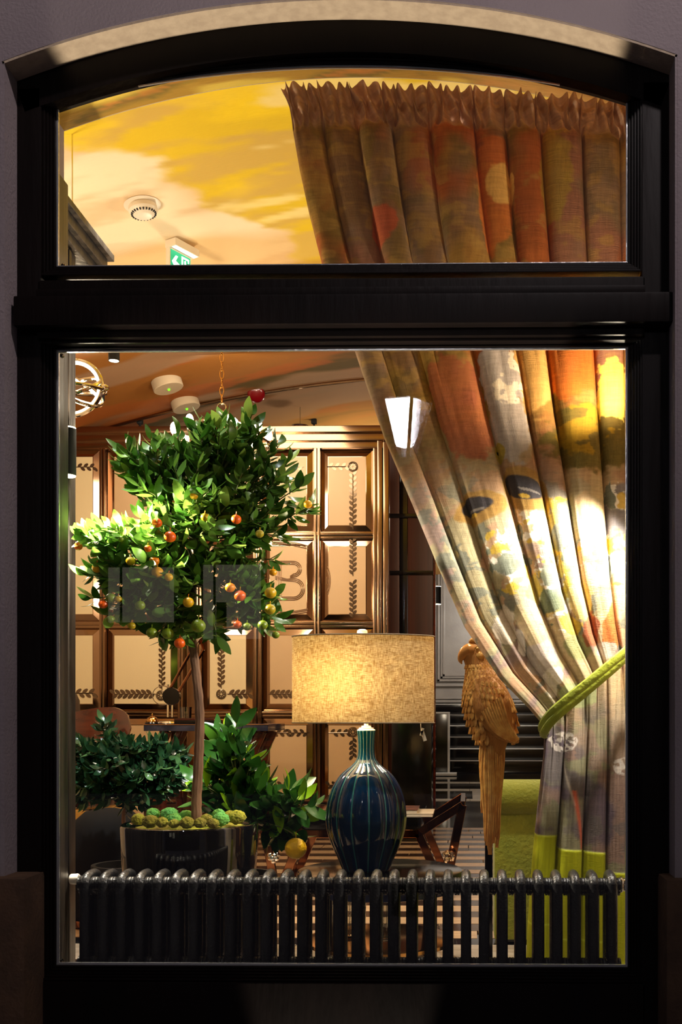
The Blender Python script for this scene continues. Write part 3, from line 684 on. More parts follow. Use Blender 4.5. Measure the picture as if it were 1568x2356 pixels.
# two painted songbirds: mustard bodies, dark wings
for bx, by, an, sc_ in ((1092,1172,-14,1.0),(1198,1130,26,1.15)):
    col = lay(col,(158,120,62), blob(bx+6,by+4,58*sc_,40*sc_,an,.1,.1)); col = lay(col,(62,56,56), blob(bx,by,41*sc_,22*sc_,an,.12,.06)); col = lay(col,(150,138,126), blob(bx+14,by+8,20*sc_,3,an,.2,.3)*.7); col = lay(col,(190,150,50), blob(bx+8,by+20,10,5,an,.2,.1)*.8)
col = lay(col,(150,126,50), blob(1148,1050,22,24,0,.1,.1)); col = lay(col,(16,14,14), blob(1141,1047,7,5,0,.1,.1))
# umbel flowers
for cx, cy, r in ((1293,1706,30),(1430,1760,22),(1428,1520,20)):
    col = lay(col,(196,184,172), blob(cx,cy,r,r*.9,0,.1,.3)*sm(.40,.50,fbm(a_*14,b_*14,2)))
stem = np.exp(-((PX-(1296+(PY-1735)*.18))/2.2)**2)*((PY>1735)&(PY<1850)); col = lay(col,(170,156,140), stem*.8)
stem = np.exp(-((PX-(1318+(PY-1850)*.08))/3.0)**2)*((PY>1815)&(PY<1950)); col = lay(col,(196,92,60), stem*.9)
stem = np.exp(-((PX-(1345-(PY-1850)*.25))/6.0)**2)*((PY>1830)&(PY<1900)); col = lay(col,(160,150,140), stem*.7)
col = lay(col,(206,166,136), head*.8)
# woven grain
grain = (fbm(a_*3, b_*60, 2)-.5)*.35 + (fbm(a_*70, b_*3, 2)-.5)*.3
col = np.clip(col*(1+grain[...,None]), 0, 1)
hem = np.where(U < .225, 1917+U*10, np.where(U < .685, 1946+(U-.22)*30, 2001+(U-.68)*12))
hm = sm(-2,2,PYf-hem); col = lay(col,(158,160,10), hm); ln_ = np.exp(-((PYf-hem)/1.8)**2)+np.exp(-((PYf-hem-200)/2)**2); col = lay(col,(196,204,60), np.clip(ln_,0,1)*.7)
DD = DD - .003*hm
# to world (vectorised P)
A_ = (PXf-PPX)/F; B_ = (HY-PYf)/F; dxv = A_*math.cos(YAW)-math.sin(YAW); dyv = A_*math.sin(YAW)+math.cos(YAW)
T_ = DC/dyv
Xw = dxv*T_; Zw = E+B_*T_; Yw = CY+DD
Zw[-1,:] = np.minimum(Zw[-1,:], .02)
Zw = np.maximum(Zw, .004)
me = gridmesh('curtain', Xw, Yw, Zw, True); setcol(me, col)
uv = me.uv_layers.new(name='UVMap'); li = np.empty(len(me.loops), dtype=np.int32); me.loops.foreach_get('vertex_index', li)
uvc = np.stack([np.broadcast_to(U*1.6, PX.shape).ravel(), ((PY/F*DC)).ravel()], -1)[li]; uv.data.foreach_set('uv', uvc.astype(np.float32).ravel())
M['cloth'] = attrmat('printed_linen', .85, spec=.2, transl=.12)
nt = M['cloth'].node_tree; um = nt.nodes.new('ShaderNodeUVMap'); hs = []
for st in ((1200,60,1),(70,900,1)):
    mpn = nt.nodes.new('ShaderNodeMapping'); mpn.inputs['Scale'].default_value = st; nn = nt.nodes.new('ShaderNodeTexNoise'); nn.inputs['Scale'].default_value = .35; nn.inputs['Detail'].default_value = 2
    nt.links.new(um.outputs[0], mpn.inputs[0]); nt.links.new(mpn.outputs[0], nn.inputs[0]); hs.append(nn)
ad = nt.nodes.new('ShaderNodeMath'); ad.operation = 'ADD'; nt.links.new(hs[0].outputs['Fac'], ad.inputs[0]); nt.links.new(hs[1].outputs['Fac'], ad.inputs[1])
bp = nt.nodes.new('ShaderNodeBump'); bp.inputs['Strength'].default_value = .5; bp.inputs['Distance'].default_value = .002
nt.links.new(ad.outputs[0], bp.inputs['Height']); nt.links.new(bp.outputs[0], nt.nodes['Principled BSDF'].inputs['Normal'])
cur = thing('curtain', 'long floral painted linen curtain with gathered heading and lime hem, swept to the right', 'curtain', (P(1100,0,DC).x, CY+DC, 0))
link('curtain_panel', me, cur, M['cloth'])
bm = bmesh.new(); rp = [(x, CY+DC+.035, 2.54-.09*max(0,(x-.1))**1.5) for x in np.linspace(-.49,.515,20)]; tube(bm, rp, .009, 8); obj('curtain_rod', bm, M['blackmatt'], cur)
# tie back band
tie = thing('curtain_tieback', 'lime green velvet tieback band gathering the floral curtain', 'tieback', P(1350,1580,2.88))
bm = bmesh.new()
def tbp(px, py, D): return P(px,py,D)
for off, rw in ((0,1.0),(15,.72)):
    pth = catmull([tbp(1470,1470+off,2.90), tbp(1425,1512+off,2.873), tbp(1360,1567+off,2.863), tbp(1300,1616+off,2.866), tbp(1268,1645+off*1.0,2.875), tbp(1252,1668+off,2.90), tbp(1250,1684+off*.7,2.96), tbp(1262,1680+off*.3,3.03)], 6)
    n = len(pth); tube(bm, pth, [.0150*rw*(.85+.25*math.sin(pi*i/n)) for i in range(n)], 12, flat=(.5,1.05))
obj('band', bm, M['limeband'], tie)

# ================================================================== PLANTS
def leafmesh(name, wid, curl, m, fold=.12):
    bm = bmesh.new(); n = 6; rows = []
    for i in range(n+1):
        t = i/n; h = wid*math.sin(pi*min(1,t*.97+.015))**.75*(1-.25*t); z = curl*math.sin(pi*t*.9)*-1+curl*t*.3
        rows.append([bm.verts.new((-h, t, z+fold*h)), bm.verts.new((0, t, z)), bm.verts.new((h, t, z+fold*h))])
    for a, b in zip(rows, rows[1:]):
        for k in range(2): bm.faces.new((a[k], a[k+1], b[k+1], b[k]))
    me = bpy.data.meshes.new(name); bm.to_mesh(me); bm.free(); me.materials.append(m); me.shade_smooth(); return me
def lmat(p, d, n, L):
    d = d.normalized(); x = d.cross(n)
    if x.length < 1e-3: x = d.cross(Vector((0,1,0)))
    x.normalize(); z = x.cross(d)
    return Matrix(((x.x*L,d.x*L,z.x*L,p.x),(x.y*L,d.y*L,z.y*L,p.y),(x.z*L,d.z*L,z.z*L,p.z),(0,0,0,1)))
def rnd(a=1): return Vector((random.uniform(-a,a),random.uniform(-a,a),random.uniform(-a,a)))
def put_leaves(root, mats, meshes, maxn=300):
    """nearest leaves as single parts, the rest as one joined part"""
    mats = sorted(mats, key=lambda m: m.translation.y)
    inv = Matrix.Translation(root.location).inverted()
    for mt in mats[:maxn]:
        o = bpy.data.objects.new('leaf', random.choice(meshes)); C.objects.link(o); o.parent = root; o.matrix_local = inv @ mt
    rest = mats[maxn:]
    if rest:
        V = []; Fc = []
        base = [(np.array([v.co[:]+(1,) for v in m.vertices]), [list(p.vertices) for p in m.polygons]) for m in meshes]
        for mt in rest:
            vv, ff = random.choice(base); o = len(V); V.extend((vv @ np.array(mt).T)[:,:3].tolist()); Fc.extend([[i+o for i in f] for f in ff])
        me = bpy.data.meshes.new('inner_foliage'); me.from_pydata(V, [], Fc); me.materials.append(meshes[0].materials[0]); me.shade_smooth(); me.update()
        o = link('inner_foliage', me, root); o['kind'] = 'stuff'
def plant(root, trunkpts, trunkr, clusters, D, leafL, meshes, per=7, maxn=300, barkm='bark', dscale=1.0, upb=.35, thick=.0022, reach=.10):
    """clusters: (px, py, rx, ry, twigs, depth_offset)"""
    tb = bmesh.new(); tp = catmull([P(*q) for q in trunkpts], 8)
    n = len(tp); rad_ = [trunkr*(1.12-.35*i/n+.06*math.sin(i*1.9)) for i in range(n)]; tube(tb, tp, rad_, 10); obj('trunk', tb, M[barkm], root)
    head = tp[-1]; bb = bmesh.new(); ml = []
    for (px, py, rx, ry, nt_, dof) in clusters:
        c = P(px, py, D+dof); R = Vector((rx*S(D), max(.05,(rx+ry)/2*S(D)*dscale), ry*S(D)))
        hub_ = head.lerp(c, .55)+rnd(.01); tube(bb, catmull([head-Vector((0,0,.02)), head.lerp(hub_,.5)+rnd(.012), hub_], 3), [thick*2.4]*7, 6)
        for _ in range(nt_):
            while True:
                q = rnd(1)
                if .25 < q.length < 1: break
            q = q.normalized()*(q.length**.45)
            e = c+Vector((q.x*R.x, q.y*R.y, q.z*R.z)); d = (e-hub_).normalized(); mid = hub_.lerp(e,.5)+rnd(.012)
            path = catmull([hub_, mid, e], 3); tube(bb, path, [thick*1.3,thick*1.2,thick*1.1,thick,thick*.9,thick*.8,thick*.6], 5)
            dd = (e-mid).normalized()+Vector((0,0,upb*.4))
            for k in range(per):
                t = k/(per-1); b_ = e-dd*reach*(1-t)*.8; az = k*2.4+random.random()
                s1 = dd.cross(Vector((0,0,1))+rnd(.1)).normalized(); s2 = s1.cross(dd)
                sp = math.cos(az)*s1+math.sin(az)*s2; ld = (dd.normalized()*(.25+.6*t)+sp*(1.05-.35*t)+Vector((0,0,upb*.6))+rnd(.3)).normalized()
                nn = (Vector((0,0,1))*.8+rnd(.7)+Vector((0,-.45,0))).normalized()
                ml.append(lmat(b_, ld, nn, leafL*random.uniform(.65,1.15)))
    obj('branches', bb, M['twig'], root); put_leaves(root, ml, meshes, maxn); return head
DT = 3.1
tree = thing('kumquat_tree', 'tall kumquat standard tree with orange and green fruit in the black glazed planter', 'tree', P(452,1905,DT))
lm = [leafmesh('leaf', w_, c_, M['leaf']) for w_, c_ in ((.24,.08),(.28,.14),(.23,.02),(.30,.2))]
plant(tree, [(453,1903,DT),(452,1840,DT),(457,1740,DT),(459,1640,DT),(450,1540,DT),(441,1460,DT),(443,1360,DT),(450,1290,DT)], .0145,
 [(530,985,80,50,15,0),(495,1040,110,55,20,.03),(345,1050,75,45,13,0),(330,1110,60,50,10,-.02),(430,1120,110,70,24,-.05),(560,1100,95,70,20,0),(625,1085,55,70,7,0),
  (450,1220,150,70,30,-.06),(330,1200,60,50,10,-.06),(600,1200,62,55,12,-.02),(330,1300,95,55,18,-.10),(222,1222,40,30,9,-.17),(246,1310,46,45,9,-.14),(256,1385,48,40,9,-.12),
  (345,1380,80,55,14,-.08),(430,1340,70,70,12,-.04),(410,1440,70,35,9,-.06),(560,1300,80,60,17,-.02),(600,1370,55,60,12,-.04),(520,1400,60,50,9,0),(628,1440,28,30,4,-.03),(690,1150,26,32,3,-.02),(490,1460,30,22,3,-.08)],
 DT, .060, lm, per=10, maxn=300, dscale=.85)
def fruit(px, py, r, D, name, m, parent, sz=.92):
    bm = bmesh.new(); c = P(px,py,D); ball(bm, (0,0,0), r*S(D), 14, 9, sz); tube(bm, [(0,0,r*S(D)*.8),(0.001,0,r*S(D)*1.5)], .0012, 5)
    for v in bm.verts: v.co += c
    return obj(name, bm, m, parent)
M['fruit_orange'] = mat('ripe_kumquat_skin', (232,92,10), .3, bump=(.2, 200, O1)); M['fruit_green'] = mat('unripe_kumquat_skin', (110,130,20), .35, bump=(.2, 200, O1))
for px, py, r, k in ((180,1257,10,0),(207,1256,9,2),(278,1240,8,2),(223,1307,12,0),(300,1291,11,0),(362,1317,14,0),(388,1328,10,0),(237,1390,11,1),(272,1379,9,0),(254,1425,10,2),(303,1440,9,0),(349,1456,13,2),(386,1458,14,2),
  (413,1480,13,1),(433,1386,13,0),(456,1440,17,2),(361,1203,12,1),(391,1235,14,1),(471,1190,10,0),(543,1195,12,1),(597,1228,10,0),(552,1371,14,0),(529,1352,12,0),(622,1364,14,0),(621,1402,13,0),(628,1317,9,0),(546,1437,10,1),
  (568,1442,10,2),(604,1438,12,2),(634,1461,9,2),(708,1160,10,0),(446,1140,10,0),(322,1393,12,2),(255,1376,12,2),(340,1262,9,0),(355,1290,12,0)):
    f = fruit(px, py, r, DT-.17 if py > 1180 else DT-.12, 'fruit', (M['fruit'], M['fruit_orange'], M['fruit_green'])[k], tree)
    if k == 1: f['label'] = 'ripe orange kumquat'
# planter with moss
pc = P(437,1893,DT); rp_ = 155*S(DT)
planter = thing('round_planter', 'black mirror glazed round planter filled with moss behind the radiator', 'planter', (pc.x, pc.y, 0))
bm = bmesh.new(); zr = pc.z
lathe(bm, [(rp_*.80,0),(rp_*.84,.02),(rp_*.93,zr*.45),(rp_*.985,zr*.8),(rp_,zr-.008),(rp_-.002,zr-.002),(rp_-.006,zr),(rp_-.020,zr-.001),(rp_-.026,zr-.006),(rp_-.03,zr-.03),(0.001,zr-.03)], (pc.x,pc.y,0), 64, True); obj('pot', bm, M['pot'], planter)
bm = bmesh.new(); lathe(bm, [(rp_-.032,zr-.028),(rp_-.045,zr-.012),(.1,zr-.004),(.001,zr-.002)], (pc.x,pc.y,0), 40, True)
obj('soil_moss', bm, M['moss2'], planter)['kind'] = 'stuff'
def mossball(c, r, m, sz=.8):
    bm = bmesh.new(); bmesh.ops.create_icosphere(bm, subdivisions=4, radius=1)
    for v in bm.verts:
        n = mn.noise(v.co*3.1+Vector(c)*9)*.16+mn.noise(v.co*9+Vector(c)*5)*.10; v.co = v.co*(1+n)*r; v.co.z *= sz; v.co += Vector(c)
    return obj('moss_clump', bm, m, planter, angle=80)
import mathutils.noise as mn
for px, py, r, k, dd in ((318,1885,16,1,-.05),(352,1872,16,0,.02),(345,1890,18,1,-.12),(390,1874,20,0,.0),(400,1886,17,0,-.1),(428,1876,15,0,.02),(372,1892,14,1,-.15),(430,1893,16,1,-.16),(475,1884,14,1,-.06),(508,1885,19,0,-.08),(503,1872,14,0,.03),(545,1880,20,2,-.02),(528,1876,14,2,.04),(460,1893,14,1,-.15),(490,1894,13,2,-.14),(400,1895,12,1,-.16)):
    mossball(P(px,py,DT+dd), r*S(DT), M['moss' if k == 0 else 'moss2'])
# dark standard bush on the left
DB = 3.72
bush = thing('dark_leaf_standard', 'dense dark green small leaved standard bush behind the planter on the left', 'tree', P(290,1990,DB))
dm = [leafmesh('leaf', w_, c_, M['leaf_dark']) for w_, c_ in ((.24,.12),(.22,.03),(.26,.2))]
plant(bush, [(292,2000,DB),(288,1930,DB),(284,1880,DB),(290,1830,DB)], .008,
 [(190, 1770, 44, 48.0, 16, -0.03), (220, 1720, 46, 24.0, 12, -0.06), (300, 1760, 110, 48.0, 24, -0.09), (360, 1790, 70, 40.0, 14, -0.06), (200, 1750, 50, 44.0, 16, 0), (250, 1725, 60, 32.0, 22, -0.04), (330, 1730, 70, 32.0, 24, -0.04), (390, 1740, 50, 28.0, 14, 0), (240, 1790, 70, 40.0, 26, -0.08), (330, 1795, 80, 40.0, 30, -0.08), (395, 1800, 40, 32.0, 10, 0), (280, 1840, 70, 24.0, 14, -0.04), (245, 1668, 14, 11.200000000000001, 3, 0), (200, 1820, 50, 32.0, 12, 0)],
 DB, .050, dm, per=9, maxn=300, dscale=.7, upb=.1, thick=.0014, reach=.05)
bp_ = thing('small_black_pot', 'small black pot of the dark leaved bush behind the big planter', 'pot', (P(290,2000,DB).x, CY+DB, 0)); zq = P(290,1985,DB).z
bm = bmesh.new(); lathe(bm, [(.085,0),(.11,zq-.04),(.12,zq-.035),(.12,zq-.005),(.105,zq-.005),(.10,zq-.03),(.001,zq-.03)], (bp_.location.x,bp_.location.y,0), 32); obj('pot', bm, M['blackmatt'], bp_)
# lemon plant in the middle
DL = 3.42
lemon = thing('lemon_plant', 'bushy lemon plant with large glossy leaves beside the tree trunk, one lemon hanging low', 'plant', P(560,2010,DL))
le = [leafmesh('leaf', w_, c_, M['leaf_lemon'], .18) for w_, c_ in ((.24,.10),(.22,.03),(.26,.17))]
plant(lemon, [(560,2010,DL),(556,1960,DL),(560,1900,DL)], .008,
 [(525,1680,34,24,4,-.02),(545,1735,50,40,9,0),(490,1730,34,40,5,0),(520,1830,70,40,10,.02),(480,1790,40,40,5,0),(600,1800,40,22,3,0),(650,1830,40,26,5,-.05),(690,1850,28,24,3,-.08),(610,1880,60,36,9,-.05),(660,1915,34,18,3,-.06),(520,1880,40,24,4,-.02),(570,1810,40,40,5,.05)],
 DL, .098, le, per=6, maxn=300, dscale=.6, upb=.15, thick=.002, reach=.08)
fruit(680,1952,25.5,DL-.12,'lemon',M['lemon'],lemon,.96)
bm = bmesh.new(); tube(bm, catmull([P(600,1890,DL-.06),P(650,1905,DL-.1),P(683,1925,DL-.12)],4), .0018, 5); obj('fruit_stem', bm, M['twig'], lemon)
lp = thing('lemon_pot', 'black pot of the lemon plant behind the radiator', 'pot', (P(560,2000,DL).x, CY+DL, 0)); zq = P(560,2008,DL).z
bm = bmesh.new(); lathe(bm, [(.07,0),(.092,zq-.03),(.10,zq-.025),(.10,zq),(.088,zq),(.084,zq-.03),(.001,zq-.03)], (lp.location.x,lp.location.y,0), 32); obj('pot', bm, M['blackmatt'], lp)

# ================================================================== TABLE LAMP
DQ = 3.3; sq = S(DQ); lc = P(842,2003,DQ)
lamp = thing('table_lamp', 'table lamp with ribbed navy teal ceramic gourd base and oval linen drum shade', 'table lamp', lc)
pr = [(2003,52),(1998,56),(1985,61),(1975,65),(1956,74),(1936,83),(1908,91),(1885,93.5),(1870,93),(1850,90.5),(1831,86),(1815,80),(1803,74),(1790,66),(1778,56),(1768,43),(1760,33),(1752,25),(1742,20),(1725,18.2),(1708,18.8),(1692,20),(1682,21.5),(1678,20.5),(1677,16)]
py_ = np.array([p[0] for p in pr], float); pr_ = np.array([p[1] for p in pr], float); tt = np.linspace(0,1,150); yy_ = np.interp(tt, np.linspace(0,1,len(pr)), py_); rr_ = np.interp(tt, np.linspace(0,1,len(pr)), pr_)
k_ = np.ones(7)/7; rs_ = np.convolve(np.pad(rr_,3,'edge'), k_, 'valid'); ysm = np.convolve(np.pad(yy_,3,'edge'), k_, 'valid')
NL = 14; th = np.linspace(0,2*pi,NL*16+1); TH, RR = np.meshgrid(th, rs_); _, YY = np.meshgrid(th, ysm)
lob = np.abs(np.sin(TH*NL/2+.35)); R3 = RR*sq*(1-.055*(1-lob**.5))
me = gridmesh('vase', lc.x+R3*np.cos(TH), lc.y+R3*np.sin(TH), E+(HY-YY)/F*DQ, False)
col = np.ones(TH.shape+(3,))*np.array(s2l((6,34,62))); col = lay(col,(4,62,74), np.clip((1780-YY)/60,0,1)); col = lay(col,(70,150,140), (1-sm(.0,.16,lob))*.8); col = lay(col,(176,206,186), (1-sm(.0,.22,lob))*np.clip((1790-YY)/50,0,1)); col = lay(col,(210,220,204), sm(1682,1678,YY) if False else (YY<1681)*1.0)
setcol(me, col); link('vase', me, lamp, M['glaze'])
bm = bmesh.new(); lathe(bm, [(14*sq,0),(17*sq,.001),(17*sq,.005),(11*sq,.006),(11*sq,.011),(5*sq,.012),(5*sq,.03)], (lc.x,lc.y,P(0,1678,DQ).z), 28); obj('cap', bm, M['white'], lamp)
sz0 = P(0,1663,DQ).z; sz1 = P(0,1466,DQ).z; sx_ = P(835,0,DQ).x; rx_ = 163.5*sq
bm = bmesh.new(); n = 72
for dr, zz0, zz1 in ((0,sz0,sz1),):
    r_ = [[bm.verts.new((sx_+(rx_-q)*math.cos(2*pi*i/n), lc.y+(.115-q)*math.sin(2*pi*i/n), z)) for i in range(n)] for q, z in ((0,zz0),(0,zz0+.05),(0,zz0+.13),(0,zz0+.2),(0,zz1),(.0025,zz1),(.0025,zz0))]
    r_.append(r_[0])
    for a, b in zip(r_, r_[1:]):
        for i in range(n): bm.faces.new((a[i],a[(i+1)%n],b[(i+1)%n],b[i]))
obj('shade', bm, M['shade'], lamp)
bm = bmesh.new()
for zz in (sz0,sz1): tube(bm, [(sx_+rx_*1.001*math.cos(t), lc.y+.1155*math.sin(t), zz) for t in np.linspace(0,2*pi,73)[:-1]], .0022, 6, closed=True)
obj('shade_rim', bm, mat('shade_binding', (150,130,104), .7), lamp)
bm = bmesh.new(); zf = sz1-.005; tube(bm, [(lc.x,lc.y,P(0,1676,DQ).z+.02),(lc.x,lc.y,zf)], .004, 8)
for k in range(3): tube(bm, [(lc.x,lc.y,zf-.01),(sx_+rx_*math.cos(k*2.1+.4)*.99,lc.y+.113*math.sin(k*2.1+.4),zf)], .0018, 6)
obj('harp', bm, M['chrome'], lamp)
bm = bmesh.new(); fz = P(0,1457,DQ).z; lathe(bm, [(8*sq,-.012),(10*sq,-.008),(12.5*sq,.0),(12*sq,.007),(8*sq,.011),(2*sq,.012)], (P(833,0,DQ).x,lc.y,fz), 20); obj('finial', bm, mat('pearl_finial', (250,246,238), .2, coat=1), lamp)
bm = bmesh.new(); ball(bm, (lc.x,lc.y,sz0+.10), .028, 14, 10, 1.2); obj('bulb', bm, M['ledsoft'], lamp)
light('POINT', (lc.x-.07, lc.y-.02, sz0+.13), 11, (1,.82,.54), .03)
bm = bmesh.new(); a = P(967,1664,DQ-.05); tube(bm, [a, P(968,1680,DQ-.05), P(971,1690,DQ-.05)], .0012, 5)
for q in ((970,1684,3,9,.3),(974,1693,4,12,-.3)):
    c = P(q[0],q[1],DQ-.052); box(bm, -q[2]*sq, q[2]*sq, -.0006, .0006, -q[3]*sq, q[3]*sq, 0, Matrix.Translation(c) @ Matrix.Rotation(q[4],4,'Y'))
obj('paper_tag', bm, M['white'], lamp)
# round side table
tz = lc.z; tbl = thing('side_table', 'round black side table under the lamp with a lower shelf', 'side table', (P(872,0,DQ).x, CY+DQ+.03, 0)); tx, ty = tbl.location.x, tbl.location.y
bm = bmesh.new(); lathe(bm, [(.25,tz-.028),(.262,tz-.024),(.265,tz-.012),(.262,tz-.002),(.255,tz-.0002)], (tx,ty,0), 64); obj('tabletop', bm, M['black'], tbl)
bm = bmesh.new(); lathe(bm, [(.22,.080),(.235,.083),(.235,.094),(.22,.096)], (tx,ty,0), 48); obj('shelf', bm, M['gold'], tbl)
bm = bmesh.new(); lathe(bm, [(.225,tz-.068),(.24,tz-.064),(.24,tz-.032),(.225,tz-.029)], (tx,ty,0), 48); obj('apron', bm, M['navy'], tbl)
for k in range(4):
    a = pi/4+k*pi/2+.1; boxobj('leg', tx+.225*math.cos(a)-.012, tx+.225*math.cos(a)+.012, ty+.225*math.sin(a)-.012, ty+.225*math.sin(a)+.012, 0, tz-.03, M['black'], tbl, .003)
for k, (px, r, h, dy, kind) in enumerate(((752,.036,.12,-.06,'ridged clear glass tumbler, left of three on the shelf under the lamp'),(806,.05,.125,.02,'wide ridged clear glass jar, middle of three on the shelf under the lamp'),(884,.030,.13,-.05,'slim clear glass vase, right of three on the shelf under the lamp'))):
    c = (P(px,0,DQ+dy).x, CY+DQ+.03+dy, .0965); v = thing('glass_vase', kind, 'vase', c, 'glassware under the lamp table')
    bm = bmesh.new(); lathe(bm, [(r*.7,.0),(r*.8,.003),(r*.85,h*.3),(r*.92,h*.5),(r*.9,h*.7),(r,h),(r*.93,h),(r*.84,h*.5),(r*.7,.012),(.001,.012)], c, 28); obj('bowl', bm, M['glassware'], v)
    bm = bmesh.new()
    for q in range(14):
        t = q*2*pi/14; tube(bm, [(c[0]+r*.86*math.cos(t),c[1]+r*.86*math.sin(t),c[2]+.01),(c[0]+r*.95*math.cos(t),c[1]+r*.95*math.sin(t),c[2]+h*.95)], .002, 5)
    obj('ribs', bm, M['glassware'], v)

# ================================================================== PARROT
DPp = 3.22; sp_ = S(DPp)
par = thing('parrot_statue', 'tall gilded parrot statue with long tail facing left beside the curtain', 'statue', P(1128,1700,DPp))
spine = [(1093,1476,3,3),(1092,1481,17,14),(1091,1490,25,20),(1091,1503,29,23),(1095,1520,29,25),(1102,1537,31,29),(1108,1555,39,36),(1114,1580,49,44),(1121,1610,57,50),(1129,1640,57,48),(1134,1665,50,42),(1136,1690,41,34),(1134,1712,32,26),(1132,1740,26,18),(1130,1765,23,15)]
pts = catmull([Vector(s_) if False else Vector((s_[0],s_[1],s_[2])) for s_ in spine], 5); rys = catmull([Vector((s_[3],0,0)) for s_ in spine], 5)
bm = bmesh.new(); rings = []; nR = 36
for q, ry in zip(pts, rys):
    c = P(q.x,q.y,DPp); rings.append([bm.verts.new((c.x+q.z*sp_*math.cos(2*pi*i/nR), c.y+ry.x*sp_*math.sin(2*pi*i/nR), c.z)) for i in range(nR)])
for a, b in zip(rings, rings[1:]):
    for i in range(nR): bm.faces.new((a[i],a[(i+1)%nR],b[(i+1)%nR],b[i]))
bm.faces.new(rings[0]); bm.faces.new(rings[-1][::-1]); obj('body', bm, M['parrot_shadow'], par)
# beak: hooked, upper and lower
def horn(pxs, rad_, fy=.6, name='beak'):
    bm = bmesh.new(); pp = catmull([P(x,y,DPp-.012) for x,y in pxs], 5); n = len(pp); rr = np.interp(np.linspace(0,1,n), np.linspace(0,1,len(rad_)), rad_)*sp_
    tube(bm, pp, list(rr), 14, flat=(1,1)); return obj(name, bm, M['beak' if 'beak' in name else 'parrot'], par)
horn([(1090,1497),(1078,1496),(1067,1503),(1060,1514),(1059,1521),(1062,1528)], [15,16,13,8.5,5,1])
horn([(1088,1512),(1079,1517),(1072,1521)], [9,8,4], name='lower_beak')
horn([(1106,1482),(1096,1475),(1086,1474),(1078,1478)], [8,9,7,2], name='crest'); horn([(1114,1488),(1104,1480),(1094,1478)], [8,9,5], name='crest')
for dx, r in ((0,6.5),):
    bm = bmesh.new(); c = P(1098,1494,DPp); cc = (c.x, c.y-21*sp_, c.z)
    tube(bm, [(cc[0]+r*sp_*math.cos(t), cc[1], cc[2]+r*.8*sp_*math.sin(t)) for t in np.linspace(0,2*pi,19)[:-1]], .0022, 6, closed=True); ball(bm, cc, 4.2*sp_, 12, 8); obj('eye', bm, M['parrot'], par)
bm = bmesh.new(); c = P(1102,1510,DPp); ball(bm, (c.x,c.y-18*sp_,c.z), 11*sp_, 14, 8, 1.1, 1, .7); obj('cheek', bm, M['parrot'], par)
def bodyR(py):
    a = np.array([s_[1] for s_ in spine],float); return [float(np.interp(py, a, [s_[k] for s_ in spine])) for k in (0,2,3)]
# overlapping sculpted feathers on chest and shoulders
fbm_ = bmesh.new()
def feather(bm, p, d, n, L, W, T=.22):
    m = lmat(p, d, n, 1); rows = []
    prof = ((0,.55),(.3,.95),(.65,1.0),(.88,.72),(1.0,.2))
    for t, w_ in prof:
        h = W*.5*w_; lift = T*L*(.25+.9*t)-.03*L*(t>.9)
        rows.append([bm.verts.new(m @ Vector((x*h, t*L, lift*(1-.45*abs(x)) ))) for x in (-1,-.5,0,.5,1)]+[bm.verts.new(m @ Vector((0,t*L,-T*L*.3)))])
    for a, b in zip(rows, rows[1:]):
        for k in range(6): bm.faces.new((a[k], a[(k+1)%6], b[(k+1)%6], b[k]))
    bm.faces.new(rows[-1]); bm.faces.new(rows[0][::-1])
row = 0; py = 1530.0
while py < 1700:
    cx_, rx0, ry0 = bodyR(py); L = np.interp(py,[1530,1570,1620,1660,1700],[9,13,22,26,20]); W = np.interp(py,[1530,1570,1620,1700],[7,10,13,12])
    nf = int(2*pi*(rx0+ry0)/2/W*1.05)
    for k in range(nf):
        t = 2*pi*(k+.5*(row%2))/nf+random.uniform(-.06,.06)
        if math.sin(t) > .35: continue     # back, never seen through the window
        c = P(cx_,py,DPp); p = Vector((c.x+rx0*sp_*math.cos(t)*.99, c.y+ry0*sp_*math.sin(t)*.99, c.z)); n = Vector((math.cos(t)/rx0, math.sin(t)/ry0, .1/rx0)).normalized()
        if py > 1625 and math.cos(t) > -.35 and math.sin(t) < .0: continue
        feather(fbm_, p, Vector((.10+n.x*.1,n.y*.1,-1)), n, L*sp_*1.05, W*sp_*.92, .24)
    py += L*.62; row += 1
obj('body_feathers', fbm_, M['parrot'], par, angle=60)['kind'] = 'stuff'
# folded wing running to the lower right
wg = [(1110,1560,20),(1118,1590,34),(1128,1620,42),(1140,1650,38),(1154,1675,27),(1170,1692,17),(1186,1704,8),(1191,1708,2)]
wp = catmull([Vector((a,b,c)) for a,b,c in wg], 5); bm = bmesh.new(); rings = []
for i, q in enumerate(wp):
    c = P(q.x,q.y,DPp); dpt = np.interp(i/len(wp),[0,.3,.6,1],[.046,.070,.058,.03])
    tdir = (wp[min(i+1,len(wp)-1)]-wp[max(i-1,0)]); a_n = math.atan2(tdir.y,tdir.x); nx, ny = -math.sin(a_n), math.cos(a_n)
    rings.append([bm.verts.new((c.x+nx*q.z*sp_*math.cos(t), c.y-dpt+.008+.018*math.sin(t), c.z-ny*q.z*sp_*math.cos(t))) for t in np.linspace(0,2*pi,21)[:-1]])
for a, b in zip(rings, rings[1:]):
    for i in range(20): bm.faces.new((a[i],a[(i+1)%20],b[(i+1)%20],b[i]))
bm.faces.new(rings[0]); bm.faces.new(rings[-1][::-1]); wing = obj('wing', bm, M['parrot_shadow'], par)
fw = bmesh.new()
for k in range(9):    # long flight feathers
    o = (k-4)*6.5; path = []
    for q, dpt in ((2,.080),(3,.078),(4,.068),(5,.056),(6,.046)):
        a, b, c_ = wg[q]; sh = c_/42; path.append(P(a+o*sh*.75, b-o*sh*.62, DPp)-Vector((0,dpt+.0085,0)))
    tube(fw, catmull(path[:5-(k%3==0)],4), [.0052]*3+[.0048]*30 if False else .0042, 6, flat=(1.1,.9))
